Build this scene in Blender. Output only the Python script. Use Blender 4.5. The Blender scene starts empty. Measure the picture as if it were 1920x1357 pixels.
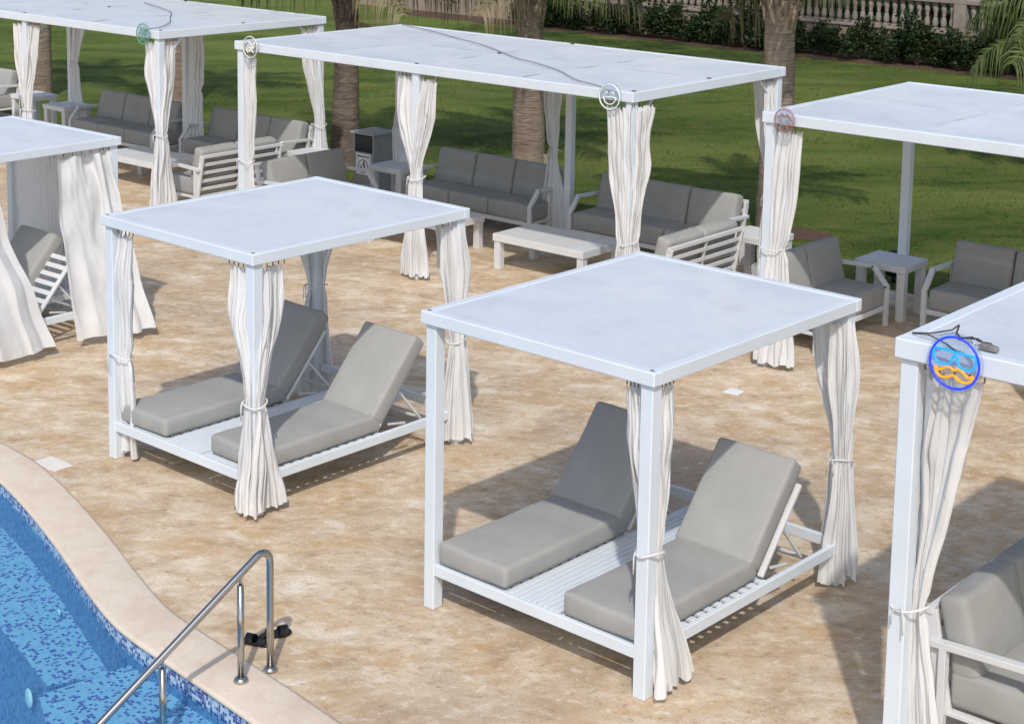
import bpy, bmesh, math, random
from mathutils import Vector, Matrix, noise
R = math.radians
scn = bpy.context.scene
col = scn.collection

# ------------------------------------------------------------------ camera
PITCH, ROLL, CAMH, FPX, PPX, PPY = 0.1432, 0.0177, 5.5664, 3169.16, 981.91, 168.70
cp, sp, cr, sr = math.cos(PITCH), math.sin(PITCH), math.cos(ROLL), math.sin(ROLL)
r0, r1, r2 = Vector((1, 0, 0)), Vector((0, -sp, -cp)), Vector((0, cp, -sp))
ax, ay, az = r0*cr - r1*sr, r0*sr + r1*cr, r2
cam_d = bpy.data.cameras.new('camera'); cam = bpy.data.objects.new('camera', cam_d); col.objects.link(cam)
m = Matrix((ax, -ay, -az)).transposed().to_4x4(); m.translation = Vector((0, 0, CAMH)); cam.matrix_world = m
cam_d.sensor_width = 36; cam_d.lens = FPX*36/1920
cam_d.shift_x = (960-PPX)/1920; cam_d.shift_y = (PPY-678.5)/1920
cam_d.clip_end = 3000; cam_d.clip_start = .1
scn.camera = cam

# ------------------------------------------------------------------ world, sun
SUN_EL, SUN_AZ = R(46.5), R(181.5)      # azimuth clockwise from +y: the sun stands behind the camera
w = bpy.data.worlds.new('World'); scn.world = w; w.use_nodes = True
nt = w.node_tree; bg = nt.nodes['Background']
sky = nt.nodes.new('ShaderNodeTexSky'); sky.sky_type = 'NISHITA'; sky.sun_disc = False
sky.sun_elevation = SUN_EL; sky.sun_rotation = SUN_AZ; sky.air_density = 1.0; sky.dust_density = 2.0; sky.ozone_density = 1.0
nt.links.new(sky.outputs[0], bg.inputs[0]); bg.inputs[1].default_value = 0.15
sd = bpy.data.lights.new('sun', 'SUN'); so = bpy.data.objects.new('sun', sd); col.objects.link(so)
sd.energy = 2.5; sd.angle = R(1.1); sd.color = (1, .955, .89)
to_sun = Vector((math.sin(SUN_AZ)*math.cos(SUN_EL), math.cos(SUN_AZ)*math.cos(SUN_EL), math.sin(SUN_EL)))
so.rotation_euler = to_sun.to_track_quat('Z', 'Y').to_euler()
so.location = to_sun*60
vs = scn.view_settings; scn.display_settings.display_device = 'sRGB'
vs.view_transform = 'Standard'; vs.look = 'None'; vs.gamma = 1; vs.exposure = 0.08; vs.use_curve_mapping = False

# ------------------------------------------------------------------ materials
def srgb(r, g, b):
    f = lambda c: (c/255/12.92) if c/255 <= .04045 else ((c/255+.055)/1.055)**2.4
    return (f(r), f(g), f(b), 1)
class NT:
    def __init__(s, name):
        s.m = bpy.data.materials.new(name); s.m.use_nodes = True; s.t = s.m.node_tree
        s.b = s.t.nodes['Principled BSDF']; s.out = s.t.nodes['Material Output']
    def n(s, typ, **kw):
        nd = s.t.nodes.new('ShaderNode'+typ)
        for k, v in kw.items():
            if k.startswith('i_'):
                key = k[2:]; key = int(key) if key.isdigit() else key.replace('_', ' ')
                nd.inputs[key].default_value = v
            else: setattr(nd, k, v)
        return nd
    def l(s, a, b): s.t.links.new(a, b)
    def ramp(s, fac, stops, interp='LINEAR'):
        nd = s.n('ValToRGB'); cr_ = nd.color_ramp; cr_.interpolation = interp
        while len(cr_.elements) < len(stops): cr_.elements.new(.5)
        for e, (p_, c) in zip(cr_.elements, stops):
            e.position = p_; e.color = c if len(c) == 4 else (*c, 1)
        s.l(fac, nd.inputs[0]); return nd.outputs[0]
    def mix(s, fac, a, b, mode='MIX'):
        nd = s.n('Mix', data_type='RGBA', blend_type=mode)
        for i, v in ((0, fac), (6, a), (7, b)):
            if hasattr(v, 'is_linked') or isinstance(v, bpy.types.NodeSocket): s.l(v, nd.inputs[i])
            else: nd.inputs[i].default_value = v
        return nd.outputs[2]
    def coords(s, scale=(1, 1, 1), rot=(0, 0, 0), kind='Object'):
        tc = s.n('TexCoord'); mp = s.n('Mapping'); mp.inputs['Scale'].default_value = scale; mp.inputs['Rotation'].default_value = rot
        s.l(tc.outputs[kind], mp.inputs[0]); return mp.outputs[0]
    def noise(s, vec, scale, detail=4, rough=.55, dist=0):
        nd = s.n('TexNoise'); nd.inputs['Scale'].default_value = scale; nd.inputs['Detail'].default_value = detail
        nd.inputs['Roughness'].default_value = rough; nd.inputs['Distortion'].default_value = dist
        if vec: s.l(vec, nd.inputs['Vector'])
        return nd.outputs[0]
    def bump(s, h, strength=.3, dist=.01):
        nd = s.n('Bump'); nd.inputs['Strength'].default_value = strength; nd.inputs['Distance'].default_value = dist
        s.l(h, nd.inputs['Height']); s.l(nd.outputs[0], s.b.inputs['Normal'])
    def set(s, color=None, rough=None, metal=None, spec=None):
        if color is not None:
            if isinstance(color, bpy.types.NodeSocket): s.l(color, s.b.inputs['Base Color'])
            else: s.b.inputs['Base Color'].default_value = color if len(color) == 4 else (*color, 1)
        if rough is not None: s.b.inputs['Roughness'].default_value = rough
        if metal is not None: s.b.inputs['Metallic'].default_value = metal
        if spec is not None: s.b.inputs['Specular IOR Level'].default_value = spec
M = {}
def simple(key, color, rough=.5, metal=0, var=.06, scale=6, bump=0):
    t = NT(key); c = t.coords()
    n = t.noise(c, scale, 5)
    lo = tuple(max(0, x*(1-var)) for x in color); hi = tuple(min(1, x*(1+var)) for x in color)
    t.set(t.ramp(n, [(.3, lo), (.7, hi)]), rough, metal)
    if bump: t.bump(t.noise(c, scale*25, 3), bump, .002)
    M[key] = t.m
simple('white_paint', (.66, .715, .77), .42, 0, .04, 2.2)
simple('white_paint_warm', (.64, .65, .655), .5, 0, .05, 3)
simple('grey_paint', (.29, .29, .285), .55, 0, .08)
simple('black_plastic', (.012, .012, .014), .45, 0, .2)
simple('black_rubber', (.008, .008, .009), .35, 0, .2)
simple('dark_fitting', (.06, .05, .05), .5, 0, .3)
simple('adaptor_grey', (.20, .19, .185), .6, 0, .3, 20)
simple('cable_grey', (.22, .22, .23), .6, 0, .2)
simple('hook_metal', (.18, .15, .12), .4, .8, .2)
simple('paper', (.78, .78, .76), .7, 0, .05)
simple('sign_ink', (.03, .03, .06), .7, 0, .1)
simple('stone_lid', (.72, .68, .62), .8, 0, .1, 30)

def roof_mat(key, base, stain):
    t = NT(key); c = t.coords()
    n = t.noise(c, .8, 5, .62, 1.2); n2 = t.noise(c, 3.2, 7, .68, .6); n3 = t.noise(c, 38, 4, .7)
    c1 = t.mix(t.ramp(n, [(.40, (0, 0, 0)), (.66, (1, 1, 1))]), base, stain)
    c2 = t.mix(t.ramp(n2, [(.52, (0, 0, 0)), (.74, (.5, .5, .5))]), c1, (.50, .52, .53, 1))
    c3 = t.mix(t.ramp(n3, [(.68, (0, 0, 0)), (.76, (.35, .35, .35))]), c2, (.40, .39, .37, 1))
    t.set(c3, t.ramp(n2, [(.3, (.38, .38, .38)), (.7, (.6, .6, .6))]) if False else .5); t.bump(t.noise(c, 1.3, 3), .3, .03); M[key] = t.m
roof_mat('roof_sheet', (.66, .69, .72, 1), (.57, .62, .665, 1))
t = NT('cloth'); c = t.coords()
n = t.noise(c, 3, 5); n2 = t.noise(t.coords((30, 30, 2.5)), 1.0, 3)
cc = t.ramp(n, [(.3, (.83, .83, .828)), (.7, (.89, .893, .895))])
t.set(cc, .62, spec=.3); t.bump(n2, .45, .008)
tr = t.n('BsdfTranslucent'); t.l(cc, tr.inputs[0]); ms = t.n('MixShader'); ms.inputs[0].default_value = .34
t.l(t.b.outputs[0], ms.inputs[1]); t.l(tr.outputs[0], ms.inputs[2]); t.l(ms.outputs[0], t.out.inputs[0]); M['cloth'] = t.m
t = NT('fabric_grey'); c = t.coords()
n = t.noise(c, 2.3, 5, .6); n2 = t.noise(c, 14, 4)
c1 = t.ramp(n, [(.3, (.312, .313, .302)), (.7, (.365, .364, .35))])
c1 = t.mix(t.ramp(n2, [(.55, (0, 0, 0)), (.8, (.35, .35, .35))]), c1, (.29, .29, .285, 1))
t.set(c1, .85, spec=.25)
wv = t.noise(t.coords((260, 260, 260)), 1, 2); dn = t.noise(c, 5, 3)
ad = t.n('Math', operation='MULTIPLY_ADD'); t.l(wv, ad.inputs[0]); ad.inputs[1].default_value = .12; t.l(dn, ad.inputs[2]); t.bump(ad.outputs[0], .35, .02); M['fabric_grey'] = t.m
t = NT('steel'); t.set((.47, .455, .43, 1), .20, 1); M['steel'] = t.m

YAW = -.6960
t = NT('deck_stone'); rz_ = (0, 0, -YAW)
v = t.coords((1, 1, 1), rz_); vl = t.coords((.85, 1.25, 1), rz_); vf = t.coords((.9, 1.3, 1), rz_)
big = t.noise(v, .45, 4, .6, .3); mid = t.noise(vl, 2.3, 8, .66, .5); och = t.noise(vl, 1.6, 8, .7, .5); fine = t.noise(vf, 8.5, 9, .74, .35); spk = t.noise(v, 46, 4, .7)
base = t.ramp(mid, [(.30, (.40, .29, .185)), (.42, (.53, .405, .27)), (.51, (.61, .49, .35)), (.60, (.69, .59, .45)), (.70, (.80, .725, .61))])
c1 = t.mix(t.ramp(och, [(.48, (0, 0, 0)), (.62, (.62, .62, .62))]), base, (.52, .335, .165, 1))
c1 = t.mix(t.ramp(big, [(.36, (.6, .6, .6)), (.52, (0, 0, 0))]), c1, (.42, .32, .235, 1))
c2 = t.mix(t.ramp(fine, [(.53, (0, 0, 0)), (.66, (.7, .7, .7))]), c1, (.78, .70, .58, 1))
c3 = t.mix(t.ramp(fine, [(.33, (.8, .8, .8)), (.45, (0, 0, 0))]), c2, (.34, .23, .135, 1))
pit = t.n('Math', operation='MULTIPLY'); t.l(t.ramp(spk, [(.33, (.9, .9, .9)), (.41, (0, 0, 0))]), pit.inputs[0]); t.l(t.ramp(t.noise(v, 1.4, 3), [(.34, (0, 0, 0)), (.52, (1, 1, 1))]), pit.inputs[1])
c4 = t.mix(pit.outputs[0], c3, (.17, .12, .075, 1))
t.set(c4, .8, spec=.25)
hh = t.n('Math', operation='ADD'); t.l(fine, hh.inputs[0]); t.l(spk, hh.inputs[1]); t.bump(hh.outputs[0], .45, .012); M['deck_stone'] = t.m
t = NT('coping_stone'); c = t.coords()
n = t.noise(c, 1.6, 6, .6, .4); n2 = t.noise(c, 50, 4, .6)
c1 = t.ramp(n, [(.3, (.62, .50, .39)), (.5, (.69, .595, .49)), (.7, (.73, .63, .52))])
c1 = t.mix(t.ramp(n2, [(.3, (.3, .3, .3)), (.5, (0, 0, 0))]), c1, (.5, .38, .28, 1))
c1 = t.mix(t.ramp(t.noise(c, 4.5, 8, .7, .4), [(.5, (0, 0, 0)), (.68, (.55, .55, .55))]), c1, (.57, .45, .33, 1))
t.set(c1, .7, spec=.3); t.bump(n2, .25, .004); M['coping_stone'] = t.m

def lawn_mat():
    t = NT('lawn_grass'); v = t.coords((.45, 1, 1), (0, 0, -.2))
    big = t.noise(v, .42, 5, .62, .5); mid = t.noise(t.coords((.55, 1, 1)), 2.2, 7, .7, .4); fine = t.noise(t.coords((1, .5, 1)), 22, 7, .78)
    c1 = t.ramp(big, [(.34, (.054, .108, .016)), (.46, (.118, .182, .034)), (.57, (.185, .25, .05)), (.70, (.245, .275, .072))])
    c2 = t.mix(t.ramp(mid, [(.45, (0, 0, 0)), (.68, (.75, .75, .75))]), c1, (.20, .195, .065, 1))
    c2 = t.mix(t.ramp(mid, [(.28, (.7, .7, .7)), (.44, (0, 0, 0))]), c2, (.050, .092, .018, 1))
    c3 = t.mix(t.ramp(fine, [(.3, (.8, .8, .8)), (.5, (0, 0, 0))]), c2, (.024, .046, .008, 1))
    c4 = t.mix(t.ramp(fine, [(.53, (0, 0, 0)), (.72, (.6, .6, .6))]), c3, (.27, .28, .10, 1))
    t.set(c4, .9, spec=.1); t.bump(fine, 1, .08); M['lawn_grass'] = t.m
lawn_mat()
def leaf_mat(key, a, b, tr_=.25, rough=.5):
    t = NT(key); gi = t.n('NewGeometry'); oi = t.n('ObjectInfo')
    n = t.noise(t.coords(), 7, 3); r = gi.outputs['Random Per Island']
    ad = t.n('Math', operation='MULTIPLY_ADD'); t.l(r, ad.inputs[0]); ad.inputs[1].default_value = .6; t.l(n, ad.inputs[2])
    cc = t.ramp(ad.outputs[0], [(.3, a), (.95, b)]); t.set(cc, rough, spec=.3)
    tr = t.n('BsdfTranslucent'); t.l(cc, tr.inputs[0]); ms = t.n('MixShader'); ms.inputs[0].default_value = tr_
    t.l(t.b.outputs[0], ms.inputs[1]); t.l(tr.outputs[0], ms.inputs[2]); t.l(ms.outputs[0], t.out.inputs[0]); M[key] = t.m
leaf_mat('shrub_leaf', (.007, .017, .006), (.036, .064, .018))
leaf_mat('hedge_leaf', (.006, .012, .005), (.022, .04, .014))
leaf_mat('palm_leaf', (.045, .075, .02), (.17, .21, .07), .3)
leaf_mat('dry_leaf', (.15, .125, .07), (.26, .22, .12), .2)
leaf_mat('grass_blade', (.03, .06, .01), (.15, .17, .04), .3, .8)
t = NT('palm_bark'); v = t.coords((1, 1, 9)); n = t.noise(v, 3.2, 7, .7, .6); n2 = t.noise(t.coords(), 2, 4)
c1 = t.ramp(n, [(.3, (.13, .10, .078)), (.5, (.26, .205, .16)), (.72, (.40, .33, .265))])
c1 = t.mix(t.ramp(n2, [(.4, (0, 0, 0)), (.7, (.5, .5, .5))]), c1, (.40, .33, .25, 1))
t.set(c1, .9, spec=.1); t.bump(n, 1, .05); M['palm_bark'] = t.m
t = NT('palm_bark_brown'); v = t.coords((1, 1, 5)); n = t.noise(v, 3.2, 7, .7, .6)
t.set(t.ramp(n, [(.3, (.095, .072, .058)), (.55, (.20, .158, .128)), (.8, (.33, .27, .22))]), .9, spec=.1); t.bump(n, 1, .05); M['palm_bark_brown'] = t.m
simple('boot', (.30, .235, .165), .85, 0, .45, 5, .4)
simple('wall_plaster', (.30, .235, .185), .85, 0, .18, 2.5, .3)
simple('baluster_stone', (.27, .23, .195), .8, 0, .14, 6, .3)
simple('mulch', (.09, .05, .03), .95, 0, .5, 18, .6)
def tile_mat(key, stops):
    t = NT(key); tc = t.n('TexCoord'); mp = t.n('Mapping'); mp.inputs['Scale'].default_value = (40, 40, 40)
    wob = t.n('TexNoise'); wob.inputs['Scale'].default_value = 7; wob.inputs['Detail'].default_value = 2; t.l(tc.outputs['UV'], wob.inputs['Vector'])
    wm = t.n('VectorMath', operation='MULTIPLY_ADD'); wm.inputs[1].default_value = (.016, .016, 0) if key == 'mosaic_tile' else (0, 0, 0); t.l(wob.outputs['Color'], wm.inputs[0]); t.l(tc.outputs['UV'], wm.inputs[2]); t.l(wm.outputs[0], mp.inputs[0])
    fl = t.n('VectorMath', operation='FLOOR'); t.l(mp.outputs[0], fl.inputs[0]); wn = t.n('TexWhiteNoise', noise_dimensions='2D'); t.l(fl.outputs[0], wn.inputs[0])
    cc = t.ramp(wn.outputs[0], stops, 'CONSTANT')
    fr = t.n('VectorMath', operation='FRACTION'); t.l(mp.outputs[0], fr.inputs[0]); sx = t.n('SeparateXYZ'); t.l(fr.outputs[0], sx.inputs[0])
    mn = t.n('Math', operation='MINIMUM'); t.l(sx.outputs[0], mn.inputs[0]); t.l(sx.outputs[1], mn.inputs[1])
    lt = t.n('Math', operation='LESS_THAN'); t.l(mn.outputs[0], lt.inputs[0]); lt.inputs[1].default_value = .1
    t.set(t.mix(lt.outputs[0], cc, (.42, .5, .58, 1)), .25); M[key] = t.m
LB, MB_, DB, PB = (.33, .56, .76), (.14, .30, .55), (.025, .045, .22), (.07, .10, .36)
tile_mat('mosaic_tile', [(0, (.40, .60, .78)), (.35, (.45, .65, .80)), (.60, (.34, .54, .74)), (.74, (.19, .22, .53)), (.88, (.13, .13, .42))])
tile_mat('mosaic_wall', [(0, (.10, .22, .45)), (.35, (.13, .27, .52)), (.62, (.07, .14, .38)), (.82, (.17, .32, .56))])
tile_mat('mosaic_band', [(0, (.50, .60, .70)), (.28, (.22, .32, .55)), (.5, (.06, .08, .30)), (.74, (.03, .03, .17)), (.88, (.42, .54, .68))])
t = NT('pool_water'); t.t.nodes.remove(t.b)
tb = t.n('BsdfTransparent'); tb.inputs[0].default_value = (.60, .81, .895, 1); gb = t.n('BsdfGlossy'); gb.inputs['Roughness'].default_value = .04
fr = t.n('LayerWeight'); fr.inputs['Blend'].default_value = .12; ms = t.n('MixShader'); bp = t.n('Bump'); bp.inputs['Strength'].default_value = .6; bp.inputs['Distance'].default_value = .03
t.l(t.noise(t.coords(), 5, 3, .5, .6), bp.inputs['Height']); t.l(bp.outputs[0], gb.inputs['Normal']); t.l(bp.outputs[0], fr.inputs['Normal'])
fm = t.n('Math', operation='MULTIPLY'); fm.inputs[1].default_value = .6; t.l(fr.outputs['Fresnel'], fm.inputs[0]); t.l(fm.outputs[0], ms.inputs[0]); t.l(tb.outputs[0], ms.inputs[1]); t.l(gb.outputs[0], ms.inputs[2]); t.l(ms.outputs[0], t.out.inputs[0]); M['pool_water'] = t.m
t = NT('clear_acrylic'); t.t.nodes.remove(t.b)
tb = t.n('BsdfTransparent'); tb.inputs[0].default_value = (.90, .93, .95, 1); gb = t.n('BsdfGlossy'); gb.inputs['Roughness'].default_value = .08
ms = t.n('MixShader'); ms.inputs[0].default_value = .06; t.l(tb.outputs[0], ms.inputs[1]); t.l(gb.outputs[0], ms.inputs[2]); t.l(ms.outputs[0], t.out.inputs[0]); M['clear_acrylic'] = t.m
def neon(key, color, strength):
    t = NT(key); t.set(tuple(x*.5 for x in color[:3]), .4)
    t.b.inputs['Emission Color'].default_value = (*color[:3], 1); t.b.inputs['Emission Strength'].default_value = strength; M[key] = t.m
neon('neon_blue', (.02, .05, 1.0), .9); neon('neon_cyan', (.01, .36, 1.0), .85); neon('neon_orange', (1.0, .36, .01), .85)
simple('tube_red', (.42, .10, .07), .4); simple('tube_green', (.10, .33, .23), .4); simple('tube_white', (.80, .82, .80), .4); simple('tube_cream', (.74, .72, .62), .4)
simple('light_lens', (.7, .8, .8), .3)

# ------------------------------------------------------------------ mesh helpers
def rotz(a): return Matrix.Rotation(a, 4, 'Z')
class MB:
    def __init__(s, seed=0): s.bm = bmesh.new(); s.uv = None
    def _tag(s): s.n0 = len(s.bm.verts)
    def box(s, lo, hi, bev=.004, mat=None, seg=1):
        b2 = bmesh.new(); bmesh.ops.create_cube(b2, size=1)
        sz = [hi[i]-lo[i] for i in range(3)]; ce = [(hi[i]+lo[i])/2 for i in range(3)]
        for v in b2.verts: v.co = Vector([v.co[i]*sz[i]+ce[i] for i in range(3)])
        if bev: bmesh.ops.bevel(b2, geom=b2.edges[:], offset=min(bev, min(sz)*.3), segments=seg, affect='EDGES', profile=.5)
        if mat: bmesh.ops.transform(b2, matrix=mat, verts=b2.verts)
        s.join(b2); return s
    def join(s, b2, smooth=False):
        mp = {v: s.bm.verts.new(v.co) for v in b2.verts}
        for f in b2.faces:
            try: nf = s.bm.faces.new([mp[v] for v in f.verts]); nf.smooth = smooth or f.smooth
            except ValueError: pass
        b2.free()
    def bar(s, p, q, w, h, up=(0, 0, 1), bev=.004):
        p, q = Vector(p), Vector(q); d = q-p; L = d.length; z = d.normalized()
        x = Vector(up).cross(z)
        if x.length < 1e-4: x = Vector((1, 0, 0)).cross(z) if abs(z.x) < .9 else Vector((0, 1, 0)).cross(z)
        x.normalize(); y = z.cross(x)
        mt = Matrix((x, y, z)).transposed().to_4x4(); mt.translation = p
        return s.box((-w/2, -h/2, 0), (w/2, h/2, L), bev, mt)
    def tube(s, pts, r, seg=10, closed=False, cap=True):
        pts = [Vector(p) for p in pts]; n = len(pts); rings = []
        rs = r if isinstance(r, (list, tuple)) else [r]*n
        up = None
        for i, p in enumerate(pts):
            a = pts[(i-1) % n] if (closed or i > 0) else p; b = pts[(i+1) % n] if (closed or i < n-1) else p
            z = (b-a).normalized()
            if up is None: up = Vector((0, 0, 1)) if abs(z.z) < .9 else Vector((1, 0, 0))
            x = up.cross(z); x = x.normalized() if x.length > 1e-5 else Vector((1, 0, 0)); y = z.cross(x); up = y
            rings.append([s.bm.verts.new(p + x*rs[i]*math.cos(k*2*math.pi/seg) + y*rs[i]*math.sin(k*2*math.pi/seg)) for k in range(seg)])
        m_ = n if closed else n-1
        for i in range(m_):
            A, B = rings[i], rings[(i+1) % n]
            for k in range(seg):
                f = s.bm.faces.new((A[k], A[(k+1) % seg], B[(k+1) % seg], B[k])); f.smooth = True
        if cap and not closed:
            s.bm.faces.new(rings[0][::-1]); s.bm.faces.new(rings[-1])
        return s
    def lathe(s, prof, seg=16, mat=None, smooth=True):
        rings = []
        for r_, z in prof:
            ring = []
            for k in range(seg):
                p = Vector((r_*math.cos(2*math.pi*k/seg), r_*math.sin(2*math.pi*k/seg), z))
                ring.append(s.bm.verts.new(mat @ p if mat else p))
            rings.append(ring)
        for A, B in zip(rings, rings[1:]):
            for k in range(seg):
                f = s.bm.faces.new((A[k], A[(k+1) % seg], B[(k+1) % seg], B[k])); f.smooth = smooth
        s.bm.faces.new(rings[0][::-1]); s.bm.faces.new(rings[-1]); return s
    def cushion(s, hx, hy, hz, r, mat, crown=.012, seed=0):
        def lines(h):
            a = [-h, -h+r*.25, -h+r*.6, -h+r]; k = max(4, int(2*h/.07))
            mid = [-h+r + (2*h-2*r)*i/k for i in range(1, k)]
            return a+mid+[-x for x in a[::-1]]
        X, Y, Z = lines(hx), lines(hy), [-hz, -hz+r*.4, -hz+r, 0, hz-r, hz-r*.4, hz]
        b2 = bmesh.new(); H = (hx, hy, hz)
        def vert(p):
            c_ = Vector([max(-(H[i]-r), min(H[i]-r, p[i])) for i in range(3)]); d = Vector(p)-c_
            q = c_ + (d.normalized()*r if d.length > 1e-6 else d)
            fx, fy = 1-(p[0]/hx)**2, 1-(p[1]/hy)**2
            nz = noise.noise(Vector((p[0]*3+seed*7.3, p[1]*3, p[2]*3+seed)))*.009 + noise.noise(Vector((p[0]*9+seed*3, p[1]*9, seed)))*.003
            q.z += (crown*fx*fy if p[2] > 0 else 0) + nz
            q.x += noise.noise(Vector((p[1]*2.5+seed, p[2]*4, 3.1)))*.006; q.y += noise.noise(Vector((p[0]*2.5+seed, p[2]*4, 9.1)))*.006
            return b2.verts.new(q)
        def grid(A, B, fn):
            g = [[vert(fn(a, b)) for b in B] for a in A]
            for i in range(len(A)-1):
                for j in range(len(B)-1):
                    f = b2.faces.new((g[i][j], g[i+1][j], g[i+1][j+1], g[i][j+1])); f.smooth = True
        grid(X, Y, lambda a, b: (a, b, hz)); grid(X, Y[::-1], lambda a, b: (a, b, -hz))
        grid(X, Z, lambda a, b: (a, -hy, b)); grid(X, Z[::-1], lambda a, b: (a, hy, b))
        grid(Y, Z, lambda a, b: (hx, a, b)); grid(Y, Z[::-1], lambda a, b: (-hx, a, b))
        bmesh.ops.remove_doubles(b2, verts=b2.verts, dist=.0008); bmesh.ops.recalc_face_normals(b2, faces=b2.faces)
        # seam line: a shallow groove drawn as piping round the upper edge
        bmesh.ops.transform(b2, matrix=mat, verts=b2.verts); s.join(b2, True); return s
    def build(s, name, mat, parent=None, off=(0, 0, 0)):
        me = bpy.data.meshes.new(name)
        bmesh.ops.translate(s.bm, vec=-Vector(off), verts=s.bm.verts)
        bmesh.ops.recalc_face_normals(s.bm, faces=s.bm.faces) if False else None
        s.bm.to_mesh(me); s.bm.free()
        me.materials.append(M[mat] if isinstance(mat, str) else mat)
        o = bpy.data.objects.new(name, me); col.objects.link(o)
        if parent: o.parent = parent
        return o
def tag(o, label=None, cat=None, group=None, kind=None):
    if label: o['label'] = label
    if cat: o['category'] = cat
    if group: o['group'] = group
    if kind: o['kind'] = kind
    return o
def empty(name, loc, rz=0, label=None, cat=None, group=None):
    o = bpy.data.objects.new(name, None); col.objects.link(o); o.location = loc; o.rotation_euler.z = rz; o.empty_display_size = .2
    return tag(o, label, cat, group)
def copy_tree(o, parent=None):
    c_ = o.copy(); col.objects.link(c_)
    if parent: c_.parent = parent
    for ch in list(o.children): copy_tree(ch, c_)
    return c_
class Fr:                                   # a structure's own ground frame: u to the right and nearer, v to the right and farther
    def __init__(s, x, y, a): s.x, s.y, s.a = x, y, a
    def w(s, u, v, z=0): return Vector((s.x+u*math.cos(s.a)-v*math.sin(s.a), s.y+u*math.sin(s.a)+v*math.cos(s.a), z))
FA, FB, FC = Fr(-3.758, 14.745, -.7192), Fr(-.7157, 11.811, -.7231), Fr(-7.782, 18.095, -.6886)
FD, FE, FG, FH = Fr(-4.057, 23.4595, -.6910), Fr(-10.616, 28.857, -.6958), Fr(2.5552, 17.881, -.6958), Fr(2.1634, 9.449, -.6973)
BW, BD, BH, BT = 2.11, 2.576, 2.25, .095      # bed cabana: width, depth, height, fascia
LW, LD, LH, LT = 6.888, 3.348, 2.804, .121    # lounge pergola

# ------------------------------------------------------------------ setting: deck, pool, lawn
def catmull(P, step=6):
    out = []
    for i in range(len(P)-1):
        p0 = Vector(P[max(i-1, 0)]); p1 = Vector(P[i]); p2 = Vector(P[i+1]); p3 = Vector(P[min(i+2, len(P)-1)])
        for k in range(step):
            t_ = k/step
            out.append(.5*((2*p1)+(p2-p0)*t_+(2*p0-5*p1+4*p2-p3)*t_*t_+(3*p1-p0-3*p2+p3)*t_**3))
    out.append(Vector(P[-1])); return out
inner = catmull([(-15, 15.35), (-10, 15.35), (-6.6, 15.25), (-5.3, 14.85), (-4.77, 14.42), (-4.442, 14.003), (-4.06, 13.43), (-3.632, 12.723), (-3.24, 12.03), (-2.93, 11.52), (-2.70, 11.225),
                 (-2.455, 10.96), (-2.201, 10.688), (-1.924, 10.39), (-1.66, 10.10), (-1.2, 9.55), (-.5, 8.5), (.2, 7), (.4, 5), (.4, 2)])
def offset(P, d):
    out = []
    for i, p in enumerate(P):
        a, b = P[max(i-1, 0)], P[min(i+1, len(P)-1)]; t_ = (b-a).normalized(); n_ = Vector((-t_.y, t_.x))
        out.append(p + n_*d)
    return out
outer = offset(inner, .425)
def V3(p, z): return Vector((p.x, p.y, z))
close_in = [Vector((-15, 2))]; 
# deck sheet with the pool cut out
b = bmesh.new()
def ring(b, pts, z): 
    vs_ = [b.verts.new((p.x, p.y, z)) for p in pts]
    return [b.edges.new((vs_[i], vs_[(i+1) % len(vs_)])) for i in range(len(vs_))]
EDGE_V = 3.95
def gw(u, v): p = FG.w(u, v); return Vector((p.x, p.y))
e = ring(b, [gw(-60, EDGE_V), gw(40, EDGE_V), gw(40, -40), gw(-60, -40)], 0)
hole = outer + [Vector((.85, 1.6)), Vector((-15.4, 1.6))]
e += ring(b, hole, 0)
bmesh.ops.triangle_fill(b, use_beauty=True, use_dissolve=False, edges=e)
mbk = MB(); mbk.bm.free(); mbk.bm = b
for f in b.faces:
    if f.normal.z < 0: f.normal_flip()
tag(mbk.build('deck', 'deck_stone'), 'tan stone terrace', None, None, 'structure')
k = MB(); A1 = FG.w(-60, EDGE_V); 
k.bm.faces.new([k.bm.verts.new(p) for p in (FG.w(-60, EDGE_V, -.0), FG.w(-60, EDGE_V, -.12), FG.w(40, EDGE_V, -.12), FG.w(40, EDGE_V, 0))])
tag(k.build('deck_edge', 'deck_stone'), None, None, None, 'structure')
k = MB(); k.bm.faces.new([k.bm.verts.new(p) for p in (FG.w(-300, EDGE_V-.3, -.05), FG.w(300, EDGE_V-.3, -.05), FG.w(300, 500, -.05), FG.w(-300, 500, -.05))])
tag(k.build('lawn', 'lawn_grass'), None, None, None, 'structure')
# coping: a slab with a rounded nose over the water
k = MB(); prof = [(.425, -.06), (.425, .008), (.40, .012), (.03, .012), (.008, .006), (0, -.012), (.008, -.03), (.03, -.038), (.05, -.04)]
rows = []
for off_, z in prof: rows.append([k.bm.verts.new(V3(p, z)) for p in offset(inner, off_)])
for a_, b_ in zip(rows, rows[1:]):
    for i in range(len(a_)-1):
        f = k.bm.faces.new((a_[i], a_[i+1], b_[i+1], b_[i])); f.smooth = True
bmesh.ops.recalc_face_normals(k.bm, faces=k.bm.faces)
tag(k.build('pool_coping', 'coping_stone'), None, None, None, 'structure')
def uvmesh(name, quads, mat, z=None):
    b = bmesh.new(); uvl = b.loops.layers.uv.new('UVMap')
    for pts, uvs in quads:
        f = b.faces.new([b.verts.new(p) for p in pts])
        for l_, u_ in zip(f.loops, uvs): l_[uvl].uv = u_
    me = bpy.data.meshes.new(name); b.to_mesh(me); b.free(); me.materials.append(M[mat]); o = bpy.data.objects.new(name, me); col.objects.link(o)
    return tag(o, None, None, None, 'structure')
WL = offset(inner, .035); WATER = -.145
qa, qb, s_ = [], [], 0
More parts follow.
